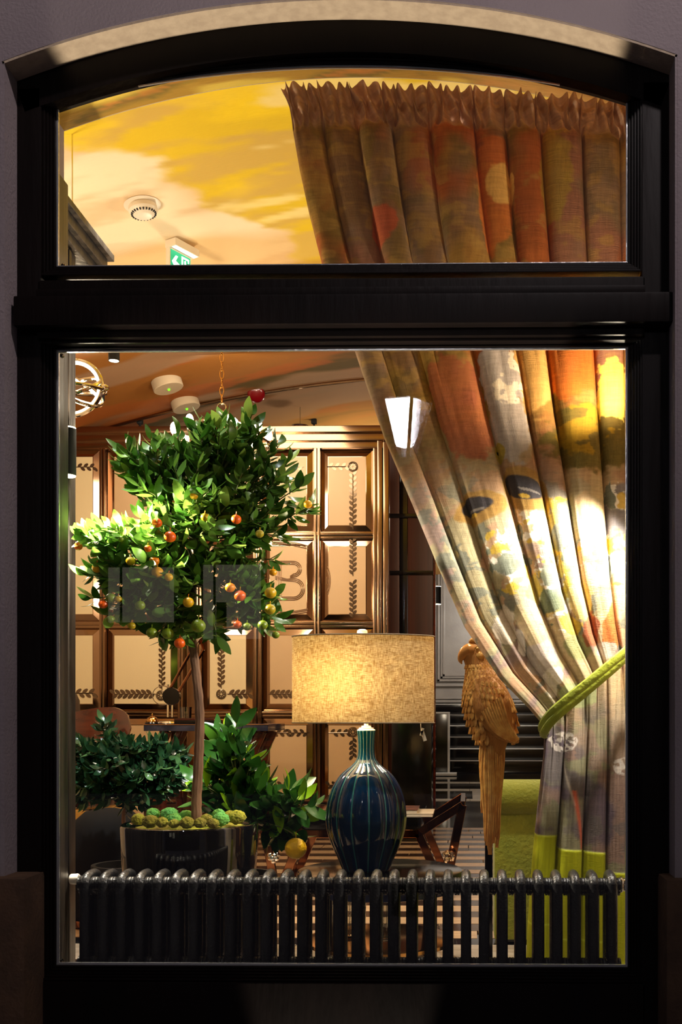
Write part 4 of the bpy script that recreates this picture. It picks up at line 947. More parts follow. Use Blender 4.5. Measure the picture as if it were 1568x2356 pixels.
for r_, (y_, n_) in enumerate(((1570,4),(1583,6),(1597,7),(1611,8),(1625,8),(1639,8))):
    for k in range(n_):
        x_ = 1122+r_*2.5+(k-(n_-1)/2)*9.5+(r_%2)*4; u_ = (x_-1128)/52
        p = P(x_,y_+ (x_-1122)*.12,DPp)-Vector((0,.088*math.sqrt(max(.05,1-u_*u_))-.010,0)); feather(fw, p, Vector((.22,0,-1)), Vector((u_*.6,-1,.1)), (13+r_*1.8)*sp_, 9*sp_, .24)
obj('wing_feathers', fw, M['parrot'], wing, angle=60)['kind'] = 'stuff'
for k, (x0, y0, x1, y1, r, dd) in enumerate(((1107,1690,1112,1800,7,.0),(1112,1690,1118,1935,8,-.012),(1122,1690,1122,1945,9,-.020),(1131,1690,1127,1966,8.5,-.026),(1139,1690,1133,1940,9,-.018),(1148,1690,1138,1925,9,-.01),(1156,1690,1141,1950,7,.0),(1128,1700,1120,1880,12,.012),(1110,1700,1110,1870,7,.008))):
    bm = bmesh.new(); pp = [P(x0+(x1-x0)*t+1.5*math.sin(t*9+k), y0+(y1-y0)*t, DPp+dd) for t in np.linspace(0,1,12)]
    tube(bm, pp, [r*sp_*(.75+.35*math.sin(pi*min(1,t*1.1)))*(1 if t < .95 else .55) for t in np.linspace(0,1,12)], 10, flat=(1,.8)); tf = obj('tail_feather', bm, M['parrot'], par)
    bm = bmesh.new()
    for q_ in (-.45,0,.45): tube(bm, [p_+Vector((q_*r*sp_, -r*sp_*.80+abs(q_)*r*sp_*.3, 0)) for p_ in pp], .0011, 5)
    obj('feather_shaft', bm, M['parrot_shadow'], tf)
for x_, y_ in ((1100,1690),(1094,1700),(1108,1702)):
    bm = bmesh.new(); tube(bm, catmull([P(x_+10,y_-24,DPp-.03),P(x_+2,y_-8,DPp-.05),P(x_,y_+4,DPp-.045)],3), [.008,.0075,.007,.0065,.006,.005,.003], 8); obj('claw', bm, M['parrot'], par)
sd = thing('statue_stand', 'black square post stand carrying the gilded parrot', 'stand', (P(1124,0,DPp+.03).x, CY+DPp+.05, 0)); sx0, sy0 = sd.location.x, sd.location.y
boxobj('post', sx0-.012, sx0+.012, sy0-.01, sy0+.014, .02, P(0,1700,DPp).z, M['black'], sd); boxobj('base', sx0-.11, sx0+.11, sy0-.11, sy0+.11, 0, .022, M['black'], sd, .006)
boxobj('perch', sx0-.05, sx0+.05, sy0-.035, sy0-.01, P(0,1705,DPp).z, P(0,1698,DPp).z, M['black'], sd)

# ================================================================== SOFA
sofa = thing('lime_sofa', 'lime green velvet sofa with rolled back and black plinth behind the curtain', 'sofa', (P(1300,0,3.66).x, CY+3.66, 0))
sxl = P(1134,0,3.66).x; sxr = sxl+1.15; syf = CY+3.66; zt3 = P(0,1793,3.66).z
bm = bmesh.new(); lathe(bm, [(.052,0),(.061,.004),(.0635,.015),(.0635,1.135),(.061,1.146),(.052,1.15)], (sxl,syf+.03,zt3-.0635), 32, True, Matrix.Rotation(pi/2,4,'Y')); obj('back_roll', bm, M['lime'], sofa)
boxobj('back_panel', sxl+.002, sxr, syf, syf+.14, P(0,2160,3.66).z, zt3-.07, M['lime'], sofa, .018)
boxobj('seat', sxl+.02, sxr, syf+.14, syf+.8, .12, .38, M['lime'], sofa, .05); boxobj('plinth', sxl+.03, sxr-.02, syf+.03, syf+.78, 0, P(0,2160,3.66).z+.005, M['black'], sofa)

# ================================================================== COFFEE TABLE
DK = 4.6; ct = thing('coffee_table', 'black topped coffee table on polished bronze crossed legs behind the lamp', 'coffee table', (P(830,0,DK).x, CY+DK, 0))
a = P(650,1880,DK); b = P(968,1912,DK); boxobj('tabletop', a.x, b.x, a.y, a.y+.62, b.z, a.z, M['black'], ct, .004)
def bar(p, q, r=.011, m='bronze', name='leg'):
    p, q = Vector(p), Vector(q); d = (q-p); L = d.length; R = d.to_track_quat('Z','Y').to_matrix().to_4x4(); bm = bmesh.new()
    box(bm, -r, r, -r*1.6, r*1.6, 0, L, .0015, Matrix.Translation(p) @ R); return obj(name, bm, M[m], ct, False)
a = P(690,1918,DK); b = P(966,1918,DK); bar(a, b, .011, 'bronze', 'cross_beam')
for s_ in (1,-1):
    X_ = lambda x: 830+s_*(x-830)
    for dz in (0,.5):
        A = P(X_(962),1917,DK)+Vector((0,dz,0)); B = P(X_(1064),1852,DK)+Vector((0,dz,0)); Cc = P(X_(1023),2058,DK)+Vector((0,dz,0))
        bar(A,B); bar(B,Cc); bar(A,Cc)
    A = P(X_(1064),1852,DK); bar(A, A+Vector((0,.5,0)), .010, 'bronze', 'side_beam')
    c = P(X_(1031),1972,DK-.1); bm = bmesh.new()
    for q in range(14):
        o_ = rnd(1).normalized()*.022; ball(bm, c+o_, .011, 6, 4)
    obj('crystal_knob', bm, M['chrome'], ct, False)
zt4 = P(0,1880,DK).z
mags = [(660,750,1866,1880,'paper','open pale magazine at the left end of the coffee table'),(872,996,1872,1880,'paper','flat pale magazine overhanging the right end of the coffee table'),(880,960,1862,1871,'redbrown','brown book lying on the right magazine'),(700,752,1859,1866,'mahogany','red brown booklet lying on the left magazine')]
for px0, px1, y0, y1, m, lb in mags:
    a = P(px0,y1,DK+.03); b = P(px1,y0,DK+.03); g = thing('magazine', lb, 'magazine', ((a.x+b.x)/2, a.y+.12, zt4+(0 if y1 > 1875 else .016)))
    z0 = zt4+(0.0003 if y1 > 1875 else .0158); hgt = .0155
    boxobj('cover', a.x, b.x, a.y, a.y+.24, z0+hgt-.002, z0+hgt, M[m], g, .0005); boxobj('pages', a.x+.002, b.x-.003, a.y+.003, a.y+.238, z0, z0+hgt-.002, M['paper'], g, .0005)
bx = thing('black_box_book', 'black book with white lettering on its spine, on the left of the coffee table front', 'book', P(700,1890,DK-.25))
a = P(660,1897,DK-.22); b = P(742,1881,DK-.22); a2 = P(660,1880,DK)
fc = bpy.data.curves.new('spine_letters', 'FONT'); fc.body = 'KrA'; fc.size = .022; fc.extrude = .0005
to = bpy.data.objects.new('tmp_text', fc); C.objects.link(to); bpy.context.view_layer.update()
tme = bpy.data.meshes.new_from_object(to.evaluated_get(bpy.context.evaluated_depsgraph_get())); bpy.data.objects.remove(to)
bpy.data.objects.remove(bx)
bx = thing('black_book', 'black book with white spine lettering lying at the front left of the coffee table', 'book', (P(700,0,DK-.02).x, CY+DK+.05, zt4))
zb0 = zt4-.034
for v in tme.vertices:
    x, y, z = v.co; v.co = (P(683,0,DK).x+x, CY+DK-.0042-z, zb0+.004+y)
link('spine_lettering', tme, bx, M['white']); boxobj('cover', P(660,0,DK).x, P(750,0,DK).x, CY+DK-.0036, CY+DK-.0008, zb0, zt4-.002, M['black'], bx, .0005)

# ================================================================== DESK GROUP
DD_ = 5.9; dz = P(0,1666,DD_).z
desk = thing('marble_desk', 'desk with polished navy marble top edge in front of the mirrored panels', 'desk', (P(520,0,DD_).x, CY+DD_, 0))
a = P(330,0,DD_); b = P(616,0,DD_); boxobj('marble_top', a.x, b.x, a.y, a.y+.55, P(0,1682,DD_).z, dz, M['navy'], desk, .004)
boxobj('brass_edge', a.x-.001, b.x+.001, a.y-.002, a.y+.004, dz-.005, dz-.001, M['gold'], desk, .0005)
for xx in (a.x+.06, b.x-.10):
    bm = bmesh.new(); tube(bm, catmull([(xx,a.y+.1,0),(xx+.02,a.y+.1,.3),(xx-.02,a.y+.1,.55),(xx+.04,a.y+.1,dz-.04)],5), [.02]*5+[.024]*5+[.035]*6, 12); obj('leg', bm, M['mahogany'], desk)
    bm = bmesh.new(); tube(bm, catmull([(xx,a.y+.45,0),(xx+.02,a.y+.45,.3),(xx-.02,a.y+.45,.55),(xx+.04,a.y+.45,dz-.04)],5), [.02]*5+[.024]*5+[.035]*6, 12); obj('leg', bm, M['mahogany'], desk)
c = P(350,1665,DD_+.1); c.z = dz; bell = thing('service_bell', 'small brass service bell on the desk', 'bell', c)
bm = bmesh.new(); lathe(bm, [(.040,0),(.042,.004),(.038,.010),(.036,.010)], c, 28); obj('base', bm, M['black'], bell)
bm = bmesh.new(); lathe(bm, [(.034,.011),(.036,.014),(.034,.024),(.026,.036),(.012,.043),(.004,.045)], c, 28); obj('dome', bm, M['gold'], bell)
bm = bmesh.new(); tube(bm, [c+Vector((0,0,.044)), c+Vector((0,0,.052))], .003, 8); ball(bm, c+Vector((0,0,.056)), .005, 10, 6); obj('plunger', bm, M['gold'], bell)
dl = thing('desk_lamp', 'adjustable chrome desk lamp with jointed double arm behind the tree trunk', 'desk lamp', (P(388,0,DD_+.2).x, CY+DD_+.2, dz)); D5 = DD_+.2
bm = bmesh.new(); lathe(bm, [(.07,0),(.075,.004),(.07,.014),(.02,.018)], dl.location, 32); obj('base', bm, M['chrome'], dl)
bm = bmesh.new()
for xx in (386,396): tube(bm, [P(xx,1650,D5), P(xx,1575,D5)], .007, 8)
obj('post', bm, M['chrome'], dl)
bm = bmesh.new(); 
for p, q in (((388,1590),(458,1466)),((402,1606),(468,1496)),((468,1496),(458,1466))): tube(bm, [P(*p,D5-.02), P(*q,D5-.02)], .009, 8)
obj('arm', bm, M['bronze'], dl)
bm = bmesh.new(); lathe(bm, [(.001,-.03),(.05,-.03),(.052,0),(.05,.01),(.001,.012)], P(394,1602,D5-.03), 24, True, Matrix.Rotation(pi/2,4,'X')); obj('joint', bm, M['black'], dl)
bm = bmesh.new(); tube(bm, [P(374,1600,D5-.03)+Vector((.06*math.cos(t),0,.055*math.sin(t))) for t in np.linspace(0,2*pi,29)[:-1]], .0028, 6, closed=True); obj('wire_ring', bm, M['chrome'], dl)
bm = bmesh.new(); lathe(bm, [(.03,0),(.035,.004),(.06,.05),(.062,.055),(.055,.052),(.028,.006)], P(456,1452,D5-.02), 24, True, Matrix.Rotation(2.4,4,'Y')); obj('lamp_head', bm, M['chrome'], dl)
tr_ = thing('black_tray', 'flat black leather tray on the desk behind the tree trunk', 'tray', (P(445,0,DD_+.05).x, CY+DD_+.15, dz)); a = P(400,0,DD_+.04); b = P(492,0,DD_+.04)
boxobj('board', a.x, b.x, a.y, a.y+.22, dz+.0003, dz+.022, M['black'], tr_, .003); boxobj('rim', a.x, b.x, a.y, a.y+.006, dz+.022, dz+.034, M['mahogany'], tr_, .001)
tg = thing('glass_tumbler', 'small clear glass tumbler on the desk beside the chrome lamp', 'glass', (P(427,0,DD_+.3).x, CY+DD_+.3, dz)); bm = bmesh.new()
lathe(bm, [(.032,0),(.036,.1),(.033,.1),(.029,.008),(.001,.008)], tg.location, 24); obj('cup', bm, M['glassware'], tg)
# mahogany chair at the left
DCh = 4.7; ch = thing('mahogany_chair', 'curved mahogany shell chair with rounded back, on the far left', 'chair', (P(215,0,DCh).x, CY+DCh, 0))
bm = bmesh.new(); n = 26; T_ = []; Bt = []
for i in range(n+1):
    t = i/n; px = 60+266*t; top = 1627+ 62*(abs(t-.74)/.74)**2.0 if t < .74 else 1627+26*((t-.74)/.26)**2.2; bot = 1712-10*math.sin(pi*t); dpt = -.10*(1-abs(2*t-1.0)**2)
    if t > .96: top += 22*(t-.96)/.04; bot -= 22*(t-.96)/.04
    a = P(px,top,DCh); b = P(px,bot,DCh); yy0 = a.y-.1+ (.16*(2*t-1)**2)*-1+.1
    T_.append((a.x,yy0,a.z)); Bt.append((b.x,yy0-.03,b.z))
rows_ = [[bm.verts.new((p[0],p[1]+o,p[2])) for p in Q] for Q, o in ((T_,0),(T_,.018),(Bt,.018),(Bt,0))]
for a, b in zip(rows_, rows_[1:]+rows_[:1]):
    for i in range(n): bm.faces.new((a[i],a[i+1],b[i+1],b[i]))
bm.faces.new([r[0] for r in rows_]); bm.faces.new([r[-1] for r in rows_][::-1]); obj('back_shell', bm, M['mahogany'], ch)
c = P(180,0,DCh); bm = bmesh.new(); lathe(bm, [(.05,.40),(.20,.405),(.245,.42),(.26,.45),(.25,.452),(.001,.43)], (c.x,c.y-.1,0), 40); obj('seat_shell', bm, M['mahogany'], ch)
bm = bmesh.new(); lathe(bm, [(.001,.445),(.22,.447),(.24,.47),(.22,.50),(.001,.51)], (c.x,c.y-.1,0), 40); obj('cushion', bm, M['blackmatt'], ch)
for k in range(5):
    t = k*2*pi/5+.35; bm = bmesh.new(); tube(bm, [(c.x,c.y-.1,.09),(c.x+.28*math.cos(t),c.y-.1+.28*math.sin(t),.03)], [.016,.010], 8); ball(bm, (c.x+.28*math.cos(t),c.y-.1+.28*math.sin(t),.018), .017, 10, 7); obj('leg', bm, M['bronze'], ch)
bm = bmesh.new(); tube(bm, [(c.x,c.y-.1,.08),(c.x,c.y-.1,.41)], .022, 12); obj('column', bm, M['black'], ch)
for zz in (.30,.36):
    bm = bmesh.new(); tube(bm, catmull([(c.x+.02,c.y-.1,.41),(c.x+.06,c.y+.05,zz+.1),(c.x+.08,c.y+.0,P(0,1705,DCh).z)],4), .012, 8); obj('back_support', bm, M['black'], ch)
pf = thing('mustard_pouf', 'round mustard velvet pouf behind the dark round stool on the far left', 'pouf', (P(190,0,5.5).x, CY+5.5, 0)); zq = P(0,1838,5.5).z
bm = bmesh.new(); lathe(bm, [(.26,0),(.30,.02),(.31,.10),(.31,zq-.06),(.29,zq-.015),(.24,zq),(.001,zq+.005)], pf.location, 40); obj('upholstery', bm, M['mustard'], pf); bm = bmesh.new(); lathe(bm, [(.24,-.0),(.26,.0),(.265,.018),(.24,.02)], pf.location, 40); obj('base_ring', bm, M['black'], pf)
stl = thing('black_tub_stool', 'low domed black leather stool on the far left in front of the mustard pouf', 'stool', (P(250,0,4.05).x, CY+4.05, 0)); zq = P(0,1858,4.05).z
bm = bmesh.new(); lathe(bm, [(.15,.03),(.17,.05),(.175,.2),(.165,zq-.12),(.14,zq-.06),(.09,zq-.015),(.03,zq-.002),(.001,zq)], stl.location, 40); obj('cushion', bm, mat('black_hide', (5,4,4), .8, spec=.15), stl); bm = bmesh.new(); lathe(bm, [(.13,0),(.15,.002),(.15,.028),(.13,.03)], stl.location, 40); obj('base', bm, M['bronze'], stl)
dch = thing('brown_armchair', 'dark brown upholstered armchair at the far left edge behind the mahogany chair', 'armchair', (P(120,0,6.2).x, CY+6.2, 0))
a = P(60,0,6.2); b = P(200,0,6.2); zq = P(0,1592,6.2).z
bm = bmesh.new(); box(bm, a.x, b.x-.06, a.y, a.y+.14, .3, zq, .05)
for v in bm.verts:
    if v.co.z > zq-.12: v.co.x -= (v.co.z-zq+.12)*.35*(1 if v.co.x > (a.x+b.x)/2 else 0)
obj('backrest', bm, mat('brown_leather', (52,32,20), .55), dch); boxobj('seat', a.x, b.x-.02, a.y-.4, a.y+.05, .2, .45, bpy.data.materials['brown_leather'], dch, .05)
for xx in (a.x+.05,b.x-.1):
    for yy in (a.y-.35,a.y+.08): boxobj('leg', xx, xx+.04, yy, yy+.04, 0, .22, M['mahogany'], dch)

# ================================================================== CEILING THINGS
def oncl(px, py, guess):
    D = guess
    for _ in range(30):
        p = P(px,py,D); D += (vz(p.x)-p.z)/((HY-py)/F)*.7
    return P(px,py,D), D
def slope(x): return math.atan(.116*x)     # tilt about y so that things follow the vault
c, D_ = oncl(327,470,4.5); sdt = thing('smoke_detector', 'round cream smoke detector on the painted ceiling above the exit sign', 'smoke detector', c); R_ = Matrix.Rotation(slope(c.x),4,'Y')
bm = bmesh.new(); lathe(bm, [(.075,0),(.078,-.003),(.066,-.006)], c, 36, True, R_); obj('mounting_plate', bm, M['white'], sdt)
bm = bmesh.new(); lathe(bm, [(.056,-.006),(.056,-.010),(.060,-.012),(.062,-.028),(.057,-.036),(.036,-.052),(.030,-.054),(.001,-.055)], c, 36, True, R_); obj('housing', bm, M['white'], sdt)
for k in range(24):
    t = 2*pi*k/24; q = Matrix.Translation(c) @ R_ @ Matrix.Rotation(t,4,'Z'); bm = bmesh.new(); box(bm, .0415, .0535, -.0028, .0028, -.0455, -.0380, 0, q @ Matrix.Translation((0,0,0))); obj('vent_slot', bm, M['blackmatt'], sdt)
# exit sign
xs_ = -1.37; y0 = CY+4.79; z1 = vz(xs_)-.004; ex = thing('exit_sign', 'illuminated green emergency exit sign with white arrow and door hanging from the ceiling', 'exit sign', (xs_, y0, z1))
M['signgreen'] = mat('sign_green', (0,150,104), .4, emit=(0,170,118), es=1.0); M['signwhite'] = mat('sign_white', (245,255,250), .4, emit=(230,255,244), es=2.2); M['strip'] = mat('sign_lamp', (240,255,250), .4, emit=(220,250,240), es=1.6)
MX = Matrix.Translation((xs_, y0, z1)) @ Matrix.Rotation(-math.radians(29),4,'Z')
def exbox(name, q, m, bev=0):
    bm = bmesh.new(); box(bm, *q, bev, MX); return obj(name, bm, m, ex, False)
exbox('ceiling_housing', (-.033,.033,0,.155,-.034,0), M['white'], .002); exbox('lamp_strip', (.004,.028,.008,.147,-.0365,-.034), M['strip'])
exbox('sign_frame', (-.030,-.006,.002,.14,-.17,-.034), M['white'], .002); exbox('green_face', (-.0058,-.0045,.008,.134,-.165,-.042), M['signgreen'])
def flat(poly, name='white_symbol'):
    bm = bmesh.new(); prism(bm, poly, lambda a,b,t: MX @ Vector((t, a*.36+.004, b*.42-.018)), -.0043, -.003); obj(name, bm, M['signwhite'], ex, False)
flat([(.03,-.185),(.095,-.105),(.135,-.105),(.095,-.165),(.16,-.185),(.16,-.205),(.095,-.21),(.14,-.262),(.10,-.262)])
flat([(.20,-.080),(.335,-.080),(.335,-.125),(.315,-.125),(.315,-.100),(.225,-.100),(.225,-.27),(.20,-.27)])
flat([(.25,-.12),(.275,-.11),(.285,-.17),(.31,-.22),(.30,-.27),(.28,-.27),(.268,-.21),(.25,-.27),(.232,-.27),(.255,-.19)], 'running_figure')
for (px,py,r,h,lb) in ((382,888,.094,.055,'larger cream drum ceiling speaker with a green light, nearer one'),(424,935,.092,.052,'cream drum ceiling speaker farther back, beyond the arch line')):
    c, D_ = oncl(px,py-12,6.6); R_ = Matrix.Rotation(slope(c.x)*1.4,4,'Y'); t_ = thing('ceiling_speaker', lb, 'ceiling speaker', c, 'ceiling drums')
    bm = bmesh.new(); lathe(bm, [(r,.004),(r,-h+.004),(r-.004,-h),(.001,-h)], c, 40, True, R_); obj('drum', bm, M['drum'], t_)
    bm = bmesh.new(); q = R_ @ Vector((0,0,-h-.003)); ball(bm, c+q, .008, 8, 5); obj('indicator', bm, mat('green_light', (60,255,20), .5, emit=(90,255,10), es=3), t_)
c, D_ = oncl(589,900,7.0); rd = thing('red_beacon', 'round dark red alarm disc on the far ceiling', 'alarm beacon', c); bm = bmesh.new(); q = (Matrix.Rotation(slope(c.x),4,'Y') @ Matrix.Rotation(-.9,4,'X'))
lathe(bm, [(.045,.03),(.057,.012),(.058,-.004),(.05,-.014),(.03,-.02),(.001,-.022)], c-Vector((0,0,.02)), 32, True, q); obj('lens', bm, M['red'], rd); bm = bmesh.new(); lathe(bm, [(.03,.0),(.03,.05)], c, 20, True); obj('mount', bm, M['white'], rd)
# down light cylinder
def downlight(px, py, D, r, h, lb, hang):
    c = P(px,py,D); t_ = thing('cylinder_downlight', lb, 'downlight', c); bm = bmesh.new(); lathe(bm, [(r-.003,.002),(r,0),(r,h),(r-.003,h+.002)], c, 28); obj('cylinder', bm, M['blackmatt'], t_)
    bm = bmesh.new(); lathe(bm, [(r-.004,.0015),(.001,.0005)], c, 24); obj('lens', bm, M['led'], t_)
    if hang: bm = bmesh.new(); tube(bm, [c+Vector((0,0,h)), Vector((c.x,c.y,vz(c.x)))], .004, 6); obj('stem', bm, M['blackmatt'], t_)
downlight(262,831,5.3,.028,.12,'black cylinder downlight hanging at the top left beside the chandelier rings', True)
# small fixtures on the far vault
for px,py,D0,lb in ((322,966,6.8,'small black spotlight box on the ceiling left of the two cream drums, low down'),(722,965,7.6,'small black square spotlight above the mirrored wall, right of the bowl lamp'),(238,898,6.3,'small black spotlight beside the chrome rings')):
    c, D_ = oncl(px,py,D0); t_ = thing('ceiling_spotlight', lb, 'spotlight', c); s_ = S(D_)
    bm = bmesh.new(); box(bm, c.x-6*s_, c.x+6*s_, c.y-6*s_, c.y+6*s_, c.z-10*s_, c.z+.002, .003); obj('mount', bm, M['blackmatt'], t_)
    bm = bmesh.new(); tube(bm, [(c.x,c.y,c.z-9*s_),(c.x,c.y,c.z-24*s_)], .008, 8); tube(bm, [(c.x+.006,c.y,c.z-9*s_),(c.x-.03,c.y,c.z-26*s_)], .003, 6); obj('stem', bm, M['blackmatt'], t_)
c = P(690,990,7.5); t_ = thing('bowl_pendant', 'small chrome bowl lamp peeking over the mirrored wall', 'pendant', c); bm = bmesh.new(); lathe(bm, [(.025,-.04),(.035,-.035),(.06,.02),(.065,.03),(.06,.03),(.03,-.03)], c, 28); obj('bowl', bm, M['chrome'], t_); bm = bmesh.new(); tube(bm, [c, Vector((c.x,c.y,vz(c.x)))], .0015, 5); obj('cord', bm, M['blackmatt'], t_)
# chandelier behind the crown
def ring3(bm, c, r, rt, tilt=(0,0,0), n=40, nn=8):
    q = Euler(tilt).to_matrix(); tube(bm, [c+q@Vector((r*math.cos(t), r*math.sin(t), 0)) for t in np.linspace(0,2*pi,n+1)[:-1]], rt, nn, closed=True)
DH = 5.3; cc = P(510,960,DH); cl = P(510,810,DH); topz = vz(cc.x); chn = thing('chandelier', 'chrome chandelier with glowing bulbs hanging on a chain behind the tree crown', 'chandelier', Vector((cc.x,cc.y,topz)))
nl = int((topz-P(0,938,DH).z)/.042)
for k in range(nl):
    c = Vector((cc.x,cc.y,topz-.02-k*.042)); bm = bmesh.new(); q = 0 if k%2 else pi/2
    tube(bm, [c+Vector((.010*math.cos(t)*math.cos(q), .010*math.cos(t)*math.sin(q), .025*math.sin(t))) for t in np.linspace(0,2*pi,15)[:-1]], .0028, 6, closed=True); obj('chain_link', bm, M['gold'], chn)
bm = bmesh.new(); ring3(bm, P(510,938,DH), .022, .004, (pi/2,0,0), 20); tube(bm, [P(510,944,DH), P(510,1080,DH)], .008, 10); lathe(bm, [(.01,.03),(.03,.02),(.045,0),(.03,-.02),(.012,-.03)], P(510,958,DH), 20); lathe(bm, [(.01,.04),(.03,.02),(.03,-.03),(.005,-.05)], P(510,1060,DH), 20); obj('stem', bm, M['chrome'], chn)
for k in range(8):
    t = k*pi/4+.3; d = Vector((math.cos(t), math.sin(t), 0)); b0 = P(510,1050,DH); bm = bmesh.new()
    tube(bm, catmull([b0, b0+d*.09+Vector((0,0,-.05)), b0+d*.21+Vector((0,0,-.02)), b0+d*.235+Vector((0,0,.05))], 5), .006, 8); lathe(bm, [(.01,0),(.022,.004),(.024,.010),(.010,.014),(.009,.05)], b0+d*.235+Vector((0,0,.05)), 16); arm = obj('arm', bm, M['chrome'], chn)
    bm = bmesh.new(); ball(bm, b0+d*.235+Vector((0,0,.125)), .02, 10, 8, 1.6); obj('bulb', bm, M['led'], arm)
    bm = bmesh.new()
    for j in range(5): ball(bm, b0+d*(.19-.02*j)+Vector((0,0,.02-.018*j)), .006, 6, 4, 1.6)
    obj('crystals', bm, M['chrome'], arm, False)
for z_, r_ in ((1020,.24),(985,.15)):
    bm = bmesh.new(); ring3(bm, P(510,z_,DH), r_, .008); obj('hoop', bm, M['chrome'], chn)
# chrome ring pendant, upper left
DG = 3.9; gc = P(166,893,DG); rg_ = thing('ring_pendant', 'pendant lamp of interlocking chrome rings with glowing inner bands at the top left', 'pendant', gc)
for k, (tilt, r, m, m2) in enumerate((((pi/2-.15,0,.0),.112,'chrome','led'),((.12,0.05,0),.118,'chrome',None),((pi/2-.9,.3,.6),.115,'chrome','led'),((.5,-.35,.2),.108,'chrome',None))):
    bm = bmesh.new(); ring3(bm, gc, r, .0075, tilt, 48, 8); rr_o = obj('ring', bm, M[m], rg_)
    if m2: bm = bmesh.new(); ring3(bm, gc, r-.011, .0055, tilt, 48, 8); obj('light_band', bm, M[m2], rr_o)
bm = bmesh.new(); lathe(bm, [(.006,-.02),(.014,-.01),(.014,.01),(.006,.02)], gc+Vector((.118,0,0)), 14, True, Matrix.Rotation(pi/2,4,'Y')); tube(bm, [gc+Vector((0,0,.115)), Vector((gc.x,gc.y,vz(gc.x)))], .003, 6); obj('stem', bm, M['chrome'], rg_)
bm = bmesh.new(); tube(bm, [gc+Vector((.0,0,-.115)), gc+Vector((0.01,0,-.15))], [.012,.004], 8); obj('finial', bm, M['chrome'], rg_)
# sconces
def sconce(c, r, h, lb, wallx=None, back=None):
    t_ = thing('cylinder_sconce', lb, 'sconce', c, 'cylinder sconces'); bm = bmesh.new()
    lathe(bm, [(r-.005,-h/2+.006),(r-.001,-h/2),(r,-h/2+.001),(r,h/2-.001),(r-.001,h/2),(r-.005,h/2-.006)], c, 32, True); obj('cylinder', bm, M['blackmatt'], t_)
    for s_ in (-1,1):
        bm = bmesh.new(); lathe(bm, [(r-.002,-.001),(r-.001,.001)], c+Vector((0,0,s_*(h/2+.002))), 28); obj('lens', bm, M['led'], t_)
    if wallx is not None: bm = bmesh.new(); tube(bm, [c, Vector((wallx,c.y,c.z))], .009, 8); obj('bracket', bm, M['blackmatt'], t_)
    if back is not None: bm = bmesh.new(); tube(bm, [c, Vector((c.x,back,c.z))], .02, 8); obj('bracket', bm, M['blackmatt'], t_)
sconce(SL, 18.5*S(2.93), 108*S(2.93), 'black cylinder sconce glowing at its lower end on the left window reveal', XL)
sconce(SR, .022, .13, 'black cylinder sconce on the right window reveal beside the curtain', .52)
c = P(1005,1370,13.4); sp2 = thing('far_post', 'narrow brown post carrying the small sconce beside the grey panelled wall', 'post', (P(998,0,13.45).x, CY+13.5, 0)); boxobj('shaft', P(994,0,13.45).x, P(1000,0,13.45).x, CY+13.45, CY+13.52, 0, vz(-.4)-.01, M['mahogany'], sp2)
sconce(c, 9*S(13.4), 40*S(13.4), 'small distant cylinder sconce on the narrow post by the grey panelled wall', P(999,0,13.4).x)
light('SPOT', c-Vector((0,.03,.13)), 6, SOFT, .04, c-Vector((0,-.3,3)), 100, .6)

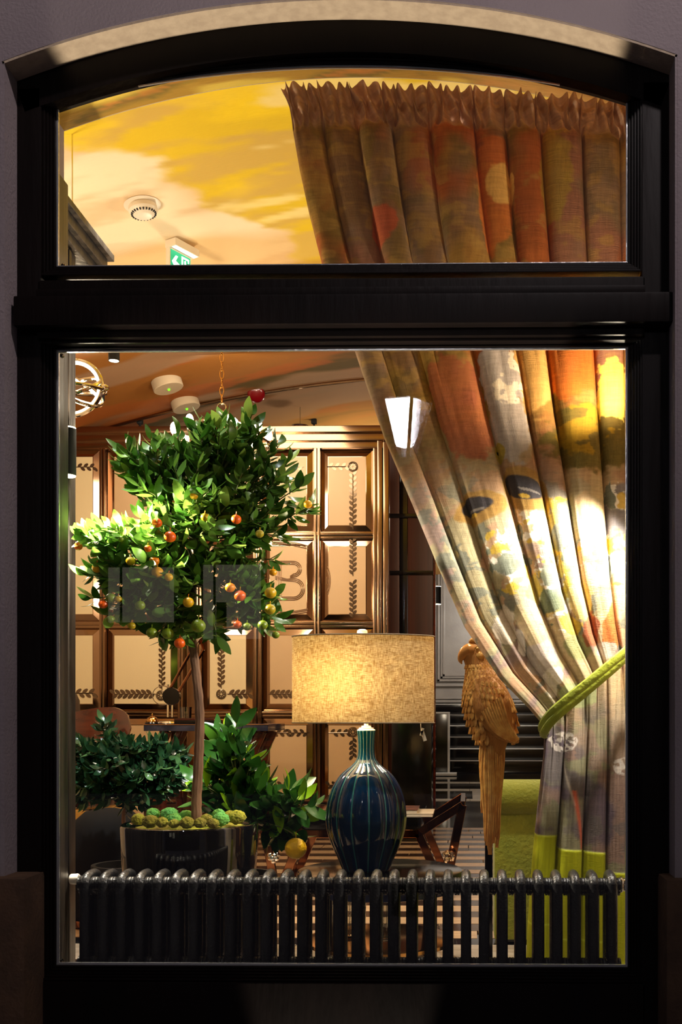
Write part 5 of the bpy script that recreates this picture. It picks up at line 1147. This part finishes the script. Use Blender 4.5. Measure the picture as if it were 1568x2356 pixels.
# ================================================================== STREET SIDE (seen only as reflections in the pane)
def R2(px, py, D):
    p = P(px,py,D); p.y = -p.y; return p
DV = 7.4; lt = thing('street_lantern', 'six sided glass street lantern on a black pole, reflected in the window pane', 'street lantern', (R2(932,1000,DV).x, R2(932,1000,DV).y, -.6))
lx, ly = lt.location.x, lt.location.y; zt5 = P(0,935,DV).z; zb5 = P(0,1062,DV).z; rT = 68*S(DV); rB = 26*S(DV)
for k in range(6):
    t0 = k*pi/3+.25; t1 = t0+pi/3; bm = bmesh.new(); q = [Vector((lx+r*math.cos(t), ly+r*math.sin(t), z)) for r, z, t in ((rB,zb5,t0),(rB,zb5,t1),(rT,zt5,t1),(rT,zt5,t0))]
    f = [bm.verts.new(v) for v in q]; g = [bm.verts.new(v*1+Vector((lx-v.x,ly-v.y,0))*.03) for v in q]; bm.faces.new(f); bm.faces.new(g[::-1])
    for i in range(4): bm.faces.new((f[i],g[i],g[(i+1)%4],f[(i+1)%4]))
    obj('glass_panel', bm, M['lampglass'], lt, False)
    bm = bmesh.new(); tube(bm, [(lx+rB*math.cos(t0),ly+rB*math.sin(t0),zb5),(lx+rT*math.cos(t0),ly+rT*math.sin(t0),zt5)], .012, 6); obj('rib', bm, M['blackmatt'], lt)
bm = bmesh.new(); lathe(bm, [(rT*1.05,zt5),(rT*1.05,zt5+.03),(rT*.5,zt5+.16),(.05,zt5+.2),(.03,zt5+.3)], (lx,ly,0), 6); obj('roof', bm, M['blackmatt'], lt)
bm = bmesh.new(); lathe(bm, [(rB*1.1,zb5),(rB,zb5-.04),(.05,zb5-.10),(.04,zb5-.3),(.04,.3),(.09,.1),(.10,-.6)], (lx,ly,0), 12); obj('pole', bm, M['blackmatt'], lt)
bm = bmesh.new(); lathe(bm, [(rB*.80,zb5+.10),(rT*.93,zt5-.005)], (lx,ly,0), 6, True, Matrix.Rotation(.25,4,'Z')); obj('glowing_diffuser', bm, M['lantern'], lt)
DBd = 19.0; bl_ = thing('building', 'dark plastered house across the street with two dimly lit windows, reflected in the pane', 'building', (0, -(DBd+CY), -.6)); yb_ = -(DBd+CY)
boxobj('wall', -9, 9, yb_-.4, yb_, -.6, 9, mat('dark_facade', (40,38,42), .9), bl_, 0)
M['litwin'] = mat('dim_lit_window', (220,210,196), .5, emit=(240,226,200), es=.5)
for x0,y0_,x1,y1_ in ((250,1306,400,1432),(468,1300,600,1470)):
    a = R2(x0,y0_,DBd); b = R2(x1,y1_,DBd); wn = boxobj('window', a.x, b.x, yb_+.0, yb_+.03, b.z, a.z, M['litwin'], bl_, 0)
    boxobj('window_bar', (a.x+(b.x-a.x)*.2)-.02, (a.x+(b.x-a.x)*.2)+.02, yb_+.03, yb_+.05, b.z, a.z, mat('grey_bar', (90,90,92), .6), wn, 0)
a = R2(498,1386,DBd-.05); b = R2(521,1470,DBd-.05); boxobj('dark_sign_board', a.x, b.x, yb_+.05, yb_+.08, b.z, a.z, M['black'], bl_, 0)
